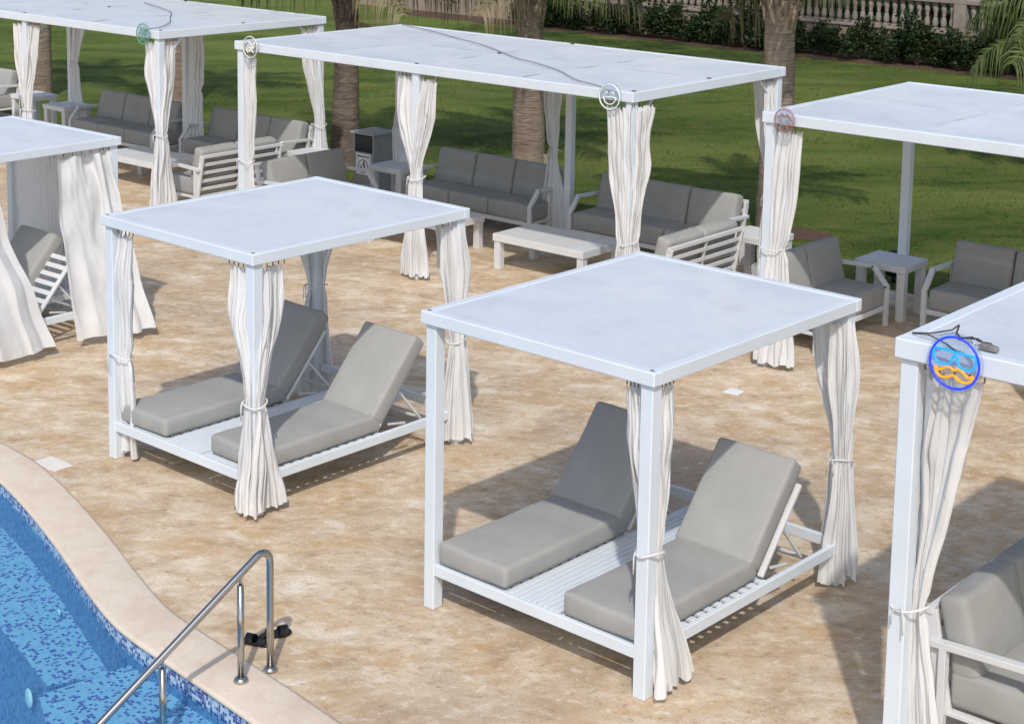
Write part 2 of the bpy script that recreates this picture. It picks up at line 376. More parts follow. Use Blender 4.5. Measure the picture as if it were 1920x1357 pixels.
for i in range(len(WL)-1):
    p, q = WL[i], WL[i+1]; L_ = (q-p).length
    for lst, z0, z1 in ((qa, -.04, -.175), (qb, -.175, -1.35)):
        lst.append(([V3(p, z0), V3(p, z1), V3(q, z1), V3(q, z0)], [(s_, z0), (s_, z1), (s_+L_, z1), (s_+L_, z0)]))
    s_ += L_
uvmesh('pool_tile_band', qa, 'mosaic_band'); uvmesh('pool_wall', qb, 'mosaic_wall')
def flat(name, pts, z, mat='mosaic_tile'):
    return uvmesh(name, [([Vector((p[0], p[1], z)) for p in pts], [(p[0]*.8+p[1]*.6, p[1]*.8-p[0]*.6) for p in pts])], mat)
flat('pool_floor', [(-16, 1.6), (.8, 1.6), (.8, 16), (-16, 16)], -1.35)
def riser(name, pts, z0, z1):
    q, s_ = [], 0
    for a, b in zip(pts, pts[1:]):
        L_ = math.dist(a, b); q.append(([Vector((*a, z0)), Vector((*b, z0)), Vector((*b, z1)), Vector((*a, z1))], [(s_, z0), (s_+L_, z0), (s_+L_, z1), (s_, z1)])); s_ += L_
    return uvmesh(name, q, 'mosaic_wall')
shelf = [(-9, 15.3), (-9, 13.9), (-5.2, 13.45), (-4.3, 12.75), (-3.75, 12.0), (-3.42, 11.35), (-2.86, 11.60), (-2.62, 11.9)]
flat('pool_shelf', [(-9, 15.9), (-9, 13.9), (-5.2, 13.45), (-4.3, 12.75), (-3.75, 12.0), (-3.35, 11.40), (-2.85, 11.62), (-2.6, 11.45), (-3.0, 12.6), (-4.0, 14.0), (-5.2, 15.6)], -.46)
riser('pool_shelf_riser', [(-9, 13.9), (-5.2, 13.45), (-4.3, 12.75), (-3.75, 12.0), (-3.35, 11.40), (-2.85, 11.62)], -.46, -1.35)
flat('pool_step', [(-2.70, 11.32), (-3.25, 10.85), (-2.7, 9.6), (-2.0, 8), (0, 8), (-.6, 9.6), (-1.5, 10.4)], -.24)
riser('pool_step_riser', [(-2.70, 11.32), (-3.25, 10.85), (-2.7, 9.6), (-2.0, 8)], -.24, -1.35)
k = MB(); k.bm.faces.new([k.bm.verts.new(V3(p, WATER)) for p in WL + [Vector((.45, 1.8)), Vector((-15, 1.8))]])
bmesh.ops.triangulate(k.bm, faces=k.bm.faces)
for f in k.bm.faces:
    f.normal_update()
    if f.normal.z < 0: f.normal_flip()
tag(k.build('water', 'pool_water'), None, None, None, 'structure')
k = MB(); n_ = 120; A_ = [k.bm.verts.new(FG.w(-30+50*i/n_, 26.5, -.046)) for i in range(n_+1)]
B_ = [k.bm.verts.new(FG.w(-30+50*i/n_, 24.95+.22*noise.noise(Vector((i*.45, 0, 2))), -.046)) for i in range(n_+1)]
for i in range(n_): k.bm.faces.new((B_[i], B_[i+1], A_[i+1], A_[i]))
tag(k.build('planting_bed', 'mulch'), None, None, None, 'structure')
rnd = random.Random(77); k = MB()
for i in range(15000):
    v_ = 4.0+21*rnd.random()**1.3; c_ = FG.w(rnd.uniform(-19-.1*v_, 4.5+.2*v_), v_, -.05); h_ = rnd.uniform(.025, .06)*(1.5 if v_ < 4.25 else 1)
    if noise.noise(Vector((c_.x*.5, c_.y*.5, 0))) < -.05 and rnd.random() < .75: continue
    for j in range(3):
        a = rnd.uniform(0, 6.28); d = Vector((math.cos(a), math.sin(a), 0)); w_ = Vector((-d.y, d.x, 0))*.006; b_ = c_+d*rnd.uniform(0, .03)
        k.bm.faces.new([k.bm.verts.new(q) for q in (b_-w_, b_+w_, b_+d*rnd.uniform(.01, .05)+Vector((0, 0, h_)))])
tag(k.build('grass', 'grass_blade'), 'loose taller grass blades scattered over the lawn', 'grass', None, 'stuff')
# mulch ring where the palm stands
k = MB(); pts = []
for i in range(28):
    a = i*2*math.pi/28; rr = .50+.16*noise.noise(Vector((math.cos(a)*1.6, math.sin(a)*1.6, 4)))
    pts.append(k.bm.verts.new((3.95+rr*1.1*math.cos(a), 24.5+rr*math.sin(a), -.044)))
k.bm.faces.new(pts); tag(k.build('soil_patch', 'mulch'), None, None, None, 'structure')

# ------------------------------------------------------------------ bed cabanas
def make_cabana():
    c0 = (BW/2, BD/2, 0)
    root = empty('bed_cabana', (0, 0, 0))
    P = .10
    for (pu, pv) in ((.03, .03), (BW-.03-P, .03), (BW-.03-P, BD-.03-P), (.03, BD-.03-P)):
        MB().box((pu, pv, 0), (pu+P, pv+P, BH-BT), .006).build('post', 'white_paint', root, c0)
    k = MB(); fw = .075
    k.box((0, 0, BH-BT), (BW, fw, BH), .007); k.box((0, BD-fw, BH-BT), (BW, BD, BH), .007)
    k.box((0.002, fw-.003, BH-BT), (fw, BD-fw+.003, BH-.002), .005); k.box((BW-fw, fw-.003, BH-BT), (BW-.002, BD-fw+.003, BH-.002), .005)
    rf = k.build('roof_frame', 'white_paint', root, c0)
    k = MB(); k.box((fw+.002, fw+.002, BH-.05), (BW-fw-.002, BD-fw-.002, BH-.008), .003); k.build('roof_panel', 'roof_sheet', rf, (0, 0, 0))
    k = MB()
    for (u, v) in ((.045, .05), (BW-.05, .045)): k.box((u-.014, v-.008, BH-.001), (u+.014, v+.008, BH+.004), .002)
    k.build('roof_fitting', 'dark_fitting', rf)
    # platform
    z1, z0 = .35, .265
    k = MB()
    k.box((.03+P, .035, z0), (BW-.03-P, .075, z1), .005); k.box((.03+P, BD-.075, z0), (BW-.03-P, BD-.035, z1), .005)
    k.box((.035, .03+P, z0), (.075, BD-.03-P, z1), .005); k.box((BW-.075, .03+P, z0), (BW-.035, BD-.03-P, z1), .005)
    for u in (.80, 1.325): k.box((u-.02, .075, z0), (u+.02, BD-.075, z1-.012), .004)
    k.build('platform_frame', 'white_paint', root, c0)
    k = MB()
    u = .825
    while u < 1.27:
        k.box((u, .078, z1-.022), (u+.043, BD-.078, z1), .003); u += .053
    k.build('centre_slats', 'white_paint', root, c0)
    for ua, ub in ((.078, .775), (1.35, 2.032)):
        k = MB(); v = .10
        while v < 1.5: k.box((ua, v, z1-.03), (ub, v+.055, z1-.006), .003); v += .105
        k.box((ua+.06, .09, z1-.05), (ua+.10, 1.52, z1-.031), .002); k.box((ub-.10, .09, z1-.05), (ub-.06, 1.52, z1-.031), .002)
        k.build('bed_slats', 'white_paint', root, c0)
    # two hinged backrests
    for ua, ub in ((.10, .80), (1.32, 2.02)):
        hv, ang = 1.47, R(49.5); d = Vector((0, math.cos(ang), math.sin(ang))); n_ = Vector((0, -math.sin(ang), math.cos(ang))); o_ = Vector((0, hv, z1+.035))
        k = MB()
        for u in (ua+.015, ub-.015): k.bar(Vector((u, 0, 0))+o_-n_*.02, Vector((u, 0, 0))+o_+d*.74-n_*.02, .045, .03, n_)
        for j in range(7):
            c_ = o_+d*(.07+j*.107)-n_*.016; k.bar(Vector((ua+.028, 0, 0))+c_, Vector((ub-.028, 0, 0))+c_, .055, .018, n_)
        br_ = k.build('backrest', 'white_paint_warm', root, c0)
        k = MB()
        for u in (ua+.05, ub-.05):
            k.bar(Vector((u, 0, 0))+o_+d*.42-n_*.04, Vector((u, hv+.62, z1-.03)), .022, .022); k.bar(Vector((u, hv+.2, z1+.02)), Vector((u, hv+.42, z1-.02)), .02, .02)
        k.bar((ua+.05, hv+.62, z1-.02), (ub-.05, hv+.62, z1-.02), .022, .022)
        k.build('prop_leg', 'white_paint_warm', br_, (0, 0, 0)).location = -Vector(c0)*0
        br_.children[0].data.transform(Matrix.Translation(-Vector(c0)))
    # the roof's children were built in the frame's own coordinates
    for ch in rf.children: ch.data.transform(Matrix.Translation(-Vector(c0)))
    return root
cab = make_cabana()
for i, (F, lab) in enumerate(((FB, 'white double daybed cabana nearest the camera, its near left post bare'),
                              (FA, 'white double daybed cabana beside the pool corner with curtains on every post'),
                              (FC, 'white daybed cabana cut by the left edge with loose billowing curtains'))):
    o = cab if i == 0 else copy_tree(cab)
    o.location = F.w(BW/2, BD/2); o.rotation_euler.z = F.a
    tag(o, lab, 'cabana', 'daybed cabanas on the terrace')

def make_mattress():
    root = empty('lounger_cushion', (0, 0, 0))
    hx = .335
    k = MB(); k.cushion(hx, .70, .083, .038, Matrix.Translation((0, 0, .085)), .007, 1); k.build('seat_cushion', 'fabric_grey', root)
    ang = R(49.5)
    mt = Matrix.Translation((0, .70, .045)) @ Matrix.Rotation(ang, 4, 'X') @ Matrix.Translation((0, .435, .09))
    k = MB(); k.cushion(hx+.008, .425, .082, .034, mt, .006, 2); k.build('back_cushion', 'fabric_grey', root)
    return root
mat0 = make_mattress()
MAT = [(FB, .475, .76, 0, 'grey cushion on the left bed of the nearest cabana'), (FB, 1.67, .76, 0, 'grey cushion on the right bed of the nearest cabana'),
       (FA, .47, .78, 0, 'grey cushion on the left bed of the cabana by the pool corner'), (FA, 1.70, .83, 0, 'grey cushion on the right bed of the cabana by the pool corner'),
       (FC, 1.30, .88, 0, 'grey cushion slid aside on the slatted bed behind billowing curtains')]
for i, (F, u, v, a, lab) in enumerate(MAT):
    o = mat0 if i == 0 else copy_tree(mat0)
    o.location = F.w(u, v, .352); o.rotation_euler.z = F.a + a; tag(o, lab, 'cushion', 'grey lounger cushions on the daybeds')

# ------------------------------------------------------------------ lounge pergolas
def make_lounge():
    c0 = Vector((LW/2, LD/2, 0)); root = empty('lounge_pergola', (0, 0, 0)); P = .11
    for (pu, pv) in ((.03, .03), (LW/2-P/2, .03), (LW-.03-P, .03), (LW-.03-P, LD-.03-P), (LW/2-P/2, LD-.03-P), (.03, LD-.03-P)):
        MB().box((pu, pv, 0), (pu+P, pv+P, LH-LT), .006).build('post', 'white_paint', root, c0)
    k = MB(); fw = .09
    k.box((0, 0, LH-LT), (LW, fw, LH), .008); k.box((0, LD-fw, LH-LT), (LW, LD, LH), .008)
    k.box((.002, fw-.003, LH-LT), (fw, LD-fw+.003, LH-.002), .006); k.box((LW-fw, fw-.003, LH-LT), (LW-.002, LD-fw+.003, LH-.002), .006)
    k.box((LW/2-.04, fw, LH-LT), (LW/2+.04, LD-fw, LH-.012), .005)
    rf = k.build('roof_frame', 'white_paint', root, c0)
    for i in range(4):
        for j in range(2):
            u0, u1 = fw+.002+(LW-2*fw)*i/4, fw-.002+(LW-2*fw)*(i+1)/4; v0, v1 = fw+.002+(LD-2*fw)*j/2, fw-.002+(LD-2*fw)*(j+1)/2
            b = bmesh.new(); bmesh.ops.create_grid(b, x_segments=10, y_segments=10, size=.5)
            for v in b.verts:
                x, y = v.co.x, v.co.y
                sag = -.014*(1-4*x*x)*(1-4*y*y) + .006*noise.noise(Vector((x*4+i*3, y*4+j*5, 0)))
                v.co = Vector((u0+(u1-u0)*(x+.5), v0+(v1-v0)*(y+.5), LH-.006+sag))
            for f in b.faces: f.smooth = True
            k = MB(); k.join(b); k.build('roof_panel', 'roof_sheet', rf, c0)
    k = MB()
    for (u, v) in ((LW/2, .06), (LW/2, LD/2), (LW-.06, .09), (LW-.08, LD/2), (LW/2, LD-.08)): k.box((u-.028, v-.014, LH-.002), (u+.028, v+.014, LH+.010), .003)
    k.build('roof_fitting', 'dark_fitting', rf, c0)
    for (a, b_) in (((LW-.09, LD-.14, LH-LT-.35), (LW-.09, LD-.5, LH-LT-.01)), ((LW/2, .14, LH-LT-.35), (LW/2, .5, LH-LT-.01)), ((LW-.09, .14, LH-LT-.35), (LW-.09, .5, LH-LT-.01))):
        MB().bar(a, b_, .03, .03).build('brace', 'white_paint', root, c0)
    return root
lng = make_lounge()
for i, (F, lab) in enumerate(((FD, 'long white lounge pergola in the middle of the back row'), (FE, 'long white lounge pergola at the upper left of the back row'),
                              (FG, 'long white lounge pergola at the right of the back row with a red ring sign'), (FH, 'white lounge pergola at the lower right with the lit blue neon sign'))):
    o = lng if i == 0 else copy_tree(lng)
    o.location = F.w(LW/2, LD/2); o.rotation_euler.z = F.a; tag(o, lab, 'pergola', 'lounge pergolas')

# ------------------------------------------------------------------ sofas and tables
def make_sofa(n, name):
    root = empty(name, (0, 0, 0)); cw = .77; L = n*cw; hx = L/2+.04
    k = MB()
    k.box((-hx+.03, -.385, .19), (hx-.03, -.345, .25), .004); k.box((-hx+.03, .33, .19), (hx-.03, .37, .25), .004)
    for j in range(2*n+1): x = -L/2+j*L/(2*n); k.box((x-.03, -.345, .205), (x+.03, .33, .235), .003)
    k.build('seat_frame', 'white_paint_warm', root)
    k = MB()                                         # back frame with horizontal slats
    t0, t1 = Vector((0, .34, .22)), Vector((0, .47, .86))
    for x in ([-hx+.03, hx-.03] + [-L/2+cw*j for j in range(1, n)]):
        wd = .085 if abs(x) > L/2-.1 else .03
        k.bar(t0+Vector((x, 0, 0)), t1+Vector((x, 0, 0)), wd, .035, (1, 0, 0))
    k.bar(t1+Vector((-hx+.002, 0, 0)), t1+Vector((hx-.002, 0, 0)), .045, .05)
    for f in (.2, .4, .6, .8): p = t0.lerp(t1, f); k.bar(p+Vector((-hx+.03, .006, 0)), p+Vector((hx-.03, .006, 0)), .018, .05)
    k.build('back_frame', 'white_paint_warm', root)
    for sx in (-1, 1):
        k = MB(); x = sx*hx
        pr = [(.44, .665), (-.20, .69), (-.385, .47), (-.385, 0)]
        for (a, b) in zip(pr, pr[1:]):
            va, vb = Vector((x, a[0], a[1])), Vector((x, b[0], b[1])); dd = (vb-va).normalized()*.022
            k.bar(va-dd*.6, vb+dd*.6, .065, .045, (1, 0, 0) if False else (0, 0, 1) if abs(dd.z) < .9*dd.length else (0, 1, 0))
        k.box((x-.032, .33, 0), (x+.032, .38, .66), .004)
        k.build('armrest', 'white_paint_warm', root)
    for j in range(n):
        x = -L/2+cw*(j+.5)
        k = MB(); k.cushion(cw/2-.004, .36, .125, .045, Matrix.Translation((x, -.025, .372)), .015, 3+j); k.build('seat_cushion', 'fabric_grey', root)
        mt = Matrix.Translation((x, .145, .47)) @ Matrix.Rotation(R(90-14), 4, 'X') @ Matrix.Translation((0, .265, -.085))
        k = MB(); k.cushion(cw/2-.006, .27, .10, .05, mt, .02, 7+j); k.build('back_cushion', 'fabric_grey', root)
    return root
def make_table(name, w, d, h):
    root = empty(name, (0, 0, 0)); tk = .10 if w > 1 else .085
    MB().box((-w/2, -d/2, h-tk), (w/2, d/2, h), .008, None, 2).build('table_top', 'white_paint_warm', root)
    for sx in (-1, 1):
        for sy in (-1, 1):
            x, y = sx*(w/2-.065), sy*(d/2-.065); MB().box((x-.05, y-.05, 0), (x+.05, y+.05, h-tk), .005).build('leg', 'white_paint_warm', root)
    return root
def place(proto, items, cat, group):
    for i, (F, u, v, th, lab) in enumerate(items):
        o = proto if i == 0 else copy_tree(proto)
        o.location = F.w(u, v); o.rotation_euler.z = F.a + R(th); tag(o, lab, cat, group)
place(make_sofa(3, 'three_seat_sofa'), [
    (FD, 1.95, 3.13, 0, 'grey three seat sofa left of the back post under the middle pergola'),
    (FD, 4.97, 3.25, 0, 'grey three seat sofa right of the back post under the middle pergola'),
    (FE, 1.95, 3.13, 0, 'grey three seat sofa left of the back post under the upper left pergola'),
    (FE, 4.97, 3.25, 0, 'grey three seat sofa right of the back post under the upper left pergola'),
    (FE, -3.62, 3.40, 0, 'grey sofa cut by the left edge of the photo at the back'),
    (FG, 1.93, 2.95, 0, 'grey sofa cut by the right edge under the right pergola')], 'sofa', 'three seat sofas under the pergolas')
place(make_sofa(2, 'two_seat_sofa'), [
    (FD, .12, 1.50, 90, 'grey two seat sofa in front of the litter bin under the middle pergola'),
    (FD, 6.50, 1.50, -90, 'grey two seat sofa seen from its slatted back under the middle pergola'),
    (FE, 6.50, 1.50, -90, 'grey two seat sofa seen from its slatted back under the upper left pergola'),
    (FG, -.06, 1.60, 90, 'grey two seat sofa behind the ruffled curtain under the right pergola'),
    (FH, .42, 1.56, 90, 'large near grey sofa cut by the lower right corner')], 'sofa', 'two seat sofas under the pergolas')
place(make_table('coffee_table', 1.52, .86, .48), [
    (FD, 4.58, 1.58, 0, 'low white coffee table in plain view under the middle pergola'),
    (FD, 2.25, 1.50, 0, 'low white coffee table partly hidden by the front curtain of the middle pergola'),
    (FE, 4.58, 1.58, 0, 'low white coffee table under the upper left pergola')], 'coffee table', 'low white coffee tables')
place(make_table('side_table', .68, .60, .68), [
    (FG, .10, 2.93, 0, 'white side table in the back corner of the right pergola'),
    (FD, .30, 3.00, 0, 'white side table beside the litter bin behind a tied curtain'),
    (FD, 6.85, 2.90, 0, 'white side table by the right end of the middle pergola, next to a palm'),
    (FE, .30, 3.00, 0, 'white side table in the back left corner of the upper left pergola'),
    (FE, 7.05, 2.95, 0, 'white side table at the right end of the upper left pergola'),
    (FE, -1.20, 3.30, 0, 'white side table at the far left behind the leftmost tied curtain')], 'side table', 'white side tables')

# ------------------------------------------------------------------ curtains
def sheet(k, F, keys, npl, seed, n=64, m=44, hook=True, base=None):
    """keys: (z, (u0,v0), (u1,v1), pleat amplitude), top to bottom, in the frame F"""
    rnd = random.Random(seed); ph = [rnd.uniform(0, 6.28) for _ in range(8)]
    def interp(z):
        for a, b in zip(keys, keys[1:]):
            if z <= a[0] and z >= b[0]:
                t_ = (a[0]-z)/max(1e-6, a[0]-b[0]); t2 = .55*t_+.45*t_*t_*(3-2*t_)
                l = lambda p, q: (p[0]+(q[0]-p[0])*t2, p[1]+(q[1]-p[1])*t2)
                return l(a[1], b[1]), l(a[2], b[2]), a[3]+(b[3]-a[3])*t2
        return keys[-1][1:]
    zt, zb = keys[0][0], keys[-1][0]; g = []
    for j in range(m+1):
        tj = j/m; z = zt+(zb-zt)*tj; p0, p1, am = interp(z); row = []
        d = Vector((p1[0]-p0[0], p1[1]-p0[1])); L = d.length; d = d.normalized() if L > 1e-6 else Vector((1, 0)); nn = Vector((-d.y, d.x))
        for i in range(n+1):
            s = i/n
            w_ = s*npl*2*math.pi + ph[0] + 1.25*math.sin(s*5.3+ph[1])+.5*math.sin(s*11+ph[7]) + .35*math.sin(z*1.7+ph[2]+s*3)
            amp = am*.8*(.70+.5*math.sin(s*7.1+ph[3]+z*.6))
            off = amp*(2.6*abs(math.sin(w_/2))**.85-1.55 + .38*math.sin(1.7*w_+ph[4]+z*.9)) + am*1.3*noise.noise(Vector((s*4+seed, z*2.4, seed*.37))) + am*.28*noise.noise(Vector((s*11+seed+z*3, z*6.0-s*5, seed*.9)))
            al = .6*amp*math.sin(2*w_+ph[5]) + .012*noise.noise(Vector((s*4, z*2.2, seed*.7)))
            x = p0[0]+d.x*(L*s+al)+nn.x*off; y = p0[1]+d.y*(L*s+al)+nn.y*off
            zz = z
            if hook and tj < .12: zz -= (1-tj/.12)*(.03+.05*abs(noise.noise(Vector((seed*1.7, math.floor(w_/6.2832)*2.3, .5)))))*(.5-.5*math.cos(w_))
            if tj > .9: zz += (tj-.9)/.1*(.018*math.sin(w_*.5+ph[6])+.03*noise.noise(Vector((s*3, seed, 1))))
            P_ = F.w(x, y, zz); row.append(k.bm.verts.new(P_-base if base else P_))
        g.append(row)
    for j in range(m):
        for i in range(n):
            f = k.bm.faces.new((g[j][i], g[j][i+1], g[j+1][i+1], g[j+1][i])); f.smooth = True
def tie_ring(k, F, c, ru, rv, z, seed, base, tails=True):
    rnd = random.Random(seed); pts = []
    for i in range(28):
        a = i*2*math.pi/28; pts.append(F.w(c[0]+ru*math.cos(a), c[1]+rv*math.sin(a), z+.012*math.sin(a*2+seed)+.012*math.sin(a+seed))-base)
    k.tube(pts, .0075, 6, closed=True)
    if tails:
        a = rnd.uniform(3.6, 4.6); p = F.w(c[0]+ru*math.cos(a), c[1]+rv*math.sin(a), z)-base
        for s in (-1, 1):
            o_ = F.w(c[0]+(ru+.02)*math.cos(a+s*.3), c[1]+(rv+.02)*math.sin(a+s*.3), z)-base
            k.tube([p, (p+o_)/2+Vector((0, 0, .01)), o_+Vector((0, 0, -.03)), o_+Vector((0, 0, -.10-.06*rnd.random()))], .005, 5)
def curtain(F, c, halves, ztop, ztie, label, seed, low=None, group='curtains tied to the posts', zbot=.06, tie_r=(.085, .085), scale=1.0, hooks=True, tie=True, tie_c=None):
    """halves: list of (d, o): beam direction and outward direction; each hangs from the beam, is gathered at the tie, and flares to the hem"""
    base = F.w(c[0], c[1], 0); root = empty('curtain', base, 0, label, 'curtain', group)
    for hi, hf in enumerate(halves):
        d, o_ = Vector(hf[0]), Vector(hf[1]); P_ = hf[2] if len(hf) > 2 else {}
        tl = P_.get('top', .32)*scale; lo = P_.get('low', (.20, .06, -.10, .16)); mid = P_.get('mid', (.28, .02, .05, .05)); ti = P_.get('tie', (.085, .02, -.045, .085)); am = P_.get('amp', .030); tp = P_.get('head', (0, .075, 0))
        q = lambda a, b: (c[0]+d.x*a+o_.x*b, c[1]+d.y*a+o_.y*b)
        zt = ztop-.055
        keys = [(zt, q(tl, tp[0]), q(tp[1], tp[2]), am*.8), (zt-.35*(zt-ztie), q(mid[0]*scale, mid[1]), q(mid[2], mid[3]), am*1.25),
                (ztie+.12, q(ti[0]*1.25, ti[1]), q(ti[2], ti[3]), am*.7), (ztie, q(ti[0], ti[1]), q(ti[2], ti[3]), am*.35),
                (ztie-.10, q(ti[0]*1.15+.01, ti[1]), q(ti[2]-.01, ti[3]+.01), am*.7), (zbot, q(lo[0]*scale, lo[1]), q(lo[2], lo[3]), am*1.15)]
        k = MB(); sheet(k, F, keys, P_.get('n', 5), seed*3.1+hi*11, base=base); k.build('panel', 'cloth', root)
        if hooks:
            k = MB()
            for i in range(5):
                f = i/4; a = tp[1]+(tl-tp[1])*f; p = F.w(*q(a, tp[0]), ztop+.012)-base
                k.tube([p+Vector((0, 0, .0)), p+Vector((0, 0, -.07))], .005, 5)
            k.build('hook', 'hook_metal', root)
    if tie:
        k = MB(); tie_ring(k, F, tie_c or c, tie_r[0], tie_r[1], ztie, seed, base); k.build('tie', 'cloth', root)
    return root
X, Y, nX, nY = (1, 0), (0, 1), (-1, 0), (0, -1)
zB, zL = BH-BT, LH-LT
pB = .08; pL = .085
# A: cabana by the pool corner
curtain(FA, (pB, pB), [(X, nY, dict(top=.30, mid=(.27, .0, .06, .0), tie=(.22, .0, .06, -.02), low=(.26, -.02, .06, -.04)))], zB, .98, 'white curtain tied at the far left post of the pool corner cabana', 11, tie_r=(.14, .08), tie_c=(pB+.08, pB))
curtain(FA, (BW-pB, pB), [(nX, nY, dict(n=6)), (Y, X, dict(n=6, low=(.24, .10, -.18, .10)))], zB, .97, 'white curtain gathered round the near post of the pool corner cabana', 12, tie_r=(.10, .10))
curtain(FA, (BW-pB, BD-pB), [(nY, X, dict(top=.17, head=(-.03, .0, .075), mid=(.17, -.03, -.01, .13), tie=(.095, .02, .02, .105), low=(.20, -.03, -.03, .17), n=5)), (nX, Y, {})], zB, 1.0, 'white curtain on the right post of the pool corner cabana, beside the nearest roof', 13, tie_r=(.095, .10))
curtain(FA, (pB, BD-pB), [(X, Y, dict(top=.28)), (nY, nX, dict(top=.28))], zB, 1.15, 'shaded white curtain on the back post behind the raised cushions', 14, tie_r=(.11, .11))
# B: nearest cabana
curtain(FB, (BW-pB, pB), [(nX, nY, dict(top=.20, mid=(.17, .01, .05, .02), tie=(.075, -.04, .06, -.085), low=(.0, -.12, -.14, -.02), n=4)), (Y, X, dict(top=.24, mid=(.20, .03, .06, .02), tie=(.13, .02, .05, .04), low=(.40, .12, -.06, .14), n=6))], zB, 1.0,
        'white curtain tied to the near post of the nearest cabana, post showing in front', 21, tie_r=(.085, .105), tie_c=(BW-pB+.01, pB+.03))
curtain(FB, (BW-pB, BD-pB), [(nY, X, dict(top=.17, head=(-.03, .0, .075), mid=(.17, -.03, -.01, .13), tie=(.095, .02, .02, .105), low=(.20, -.03, -.03, .17), n=5)), (nX, Y, dict(amp=.026))], zB, 1.0, 'white curtain on the far right post of the nearest cabana', 22, tie_r=(.095, .10))
# D: middle lounge
curtain(FD, (pL, pL), [(X, nY, dict(top=.30, mid=(.32, .02, .07, .0), tie=(.19, 0, .05, -.02), low=(.33, .02, .0, -.03), n=5))], zL, 1.12, 'white curtain on the left front post of the middle pergola beneath the cream sign', 31, tie_r=(.14, .09), tie_c=(pL+.06, pL), zbot=.06)
curtain(FD, (LW/2, pL), [(nX, nY, dict(top=.34, mid=(.36, .03, .03, .06), low=(.26, .03, -.02, .10), n=6)), (X, nY, dict(top=.34, mid=(.34, .03, .03, .06), low=(.25, .03, -.04, .12), n=6))], zL, 1.33, 'fullest white curtain, on the middle front post of the middle pergola', 32, tie_r=(.115, .11))
curtain(FD, (LW-pL, pL), [(nX, nY, dict(n=6, top=.30, head=(.08, -.07, .08), mid=(.24, .09, -.08, .09), tie=(.08, .09, -.08, .09), low=(.22, .10, -.12, .13))), (Y, X, dict(n=6, top=.36, head=(.06, -.02, .08), mid=(.3, .03, .0, .09), tie=(.10, .06, -.08, .09), low=(.2, .08, -.15, .12)))], zL, 1.02, 'white curtain on the right front post of the middle pergola by the clear sign', 33, tie_r=(.11, .11))
curtain(FD, (LW-pL, LD-pL), [(nY, X, dict(top=.25)), (nX, Y, dict(top=.35))], zL, 1.1, 'white curtain on the back right post of the middle pergola in front of a palm', 34, tie_r=(.12, .12))
curtain(FD, (LW/2-.12, LD-pL), [(nX, nY, dict(top=.45, mid=(.36, .02, .02, .02), tie=(.22, .02, .08, .02), low=(.40, .04, -.18, .02), n=6))], zL, 1.25, 'shaded curtain on the back post between two sofas of the middle pergola', 35, tie_r=(.09, .07), tie_c=(LW/2-.27, LD-pL))
curtain(FD, (pL, LD-pL), [(X, nY, dict(top=.5, mid=(.4, 0, .04, 0), low=(.35, .02, -.1, .04), n=6))], zL, 1.2, 'shaded curtain behind the fullest curtain, next to the litter bin', 36, tie_r=(.11, .09))
# E: upper left lounge
curtain(FE, (LW/2, pL), [(nX, nY, dict(top=.34, n=6)), (X, nY, dict(top=.34, n=6))], zL, 1.25, 'white curtain on the leftmost front post in view of the upper left pergola', 41, tie_r=(.115, .11))
curtain(FE, (LW-pL, pL), [(nX, nY, dict(n=6, top=.34)), (Y, X, dict(n=6, top=.30, mid=(.26, .03, .04, .05), low=(.22, .10, -.18, .12)))], zL, 1.25, 'white curtain on the right front post of the upper left pergola by the green sign', 42, tie_r=(.10, .10))
curtain(FE, (LW-pL, LD-pL), [(nY, X, dict(top=.36, mid=(.34, .02, .05, .04), low=(.34, .06, -.2, .1))), (nX, Y, dict(top=.25))], zL, 1.05, 'sunlit curtain on the back right post of the upper left pergola beside a brown palm', 43, tie_r=(.12, .12))
curtain(FE, (LW/2+.1, LD-pL), [(X, nY, dict(top=.42, mid=(.38, 0, -.1, 0), tie=(.32, .02, -.12, .02), low=(.38, .04, -.16, .04), n=7))], zL, 1.3, 'wide shaded curtain on the back middle post of the upper left pergola', 44, tie_r=(.24, .07), tie=False)
curtain(FE, (pL, LD-pL), [(X, nY, dict(top=.62, mid=(.5, 0, .04, 0), tie=(.22, .02, .05, .03), low=(.40, .02, -.0, .04), n=6))], zL, 1.45, 'shaded curtain on the back left post of the upper left pergola', 45, tie_r=(.11, .08), tie_c=(pL+.14, LD-pL))
# G and H
curtain(FG, (pL, pL), [(X, nY, dict(top=.36, mid=(.36, .03, .05, .02), tie=(.24, .04, .05, .05), low=(.40, .06, -.06, .12), n=6)), (Y, nX, dict(top=.34, mid=(.3, .05, .06, .02), n=5, low=(.3, .05, .0, .06)))], zL, 1.33, 'ruffled curtain on the front post of the right pergola under the red ring sign', 51, tie_r=(.16, .12), tie_c=(pL+.07, pL))
curtain(FH, (pL, pL), [(X, (0, 1), dict(top=.44, mid=(.32, .02, .07, .04), tie=(.12, .03, .065, .05), low=(.32, .03, .02, .06), n=4, amp=.036)), (Y, X, dict(top=.24, mid=(.2, .05, .08, .05), tie=(.12, .05, .08, .08), low=(.2, .06, .05, .1), n=4))], zL, 1.18, 'near white curtain tied low behind the post beneath the lit blue sign', 52, tie_r=(.12, .10), tie_c=(pL+.045, pL+.02))
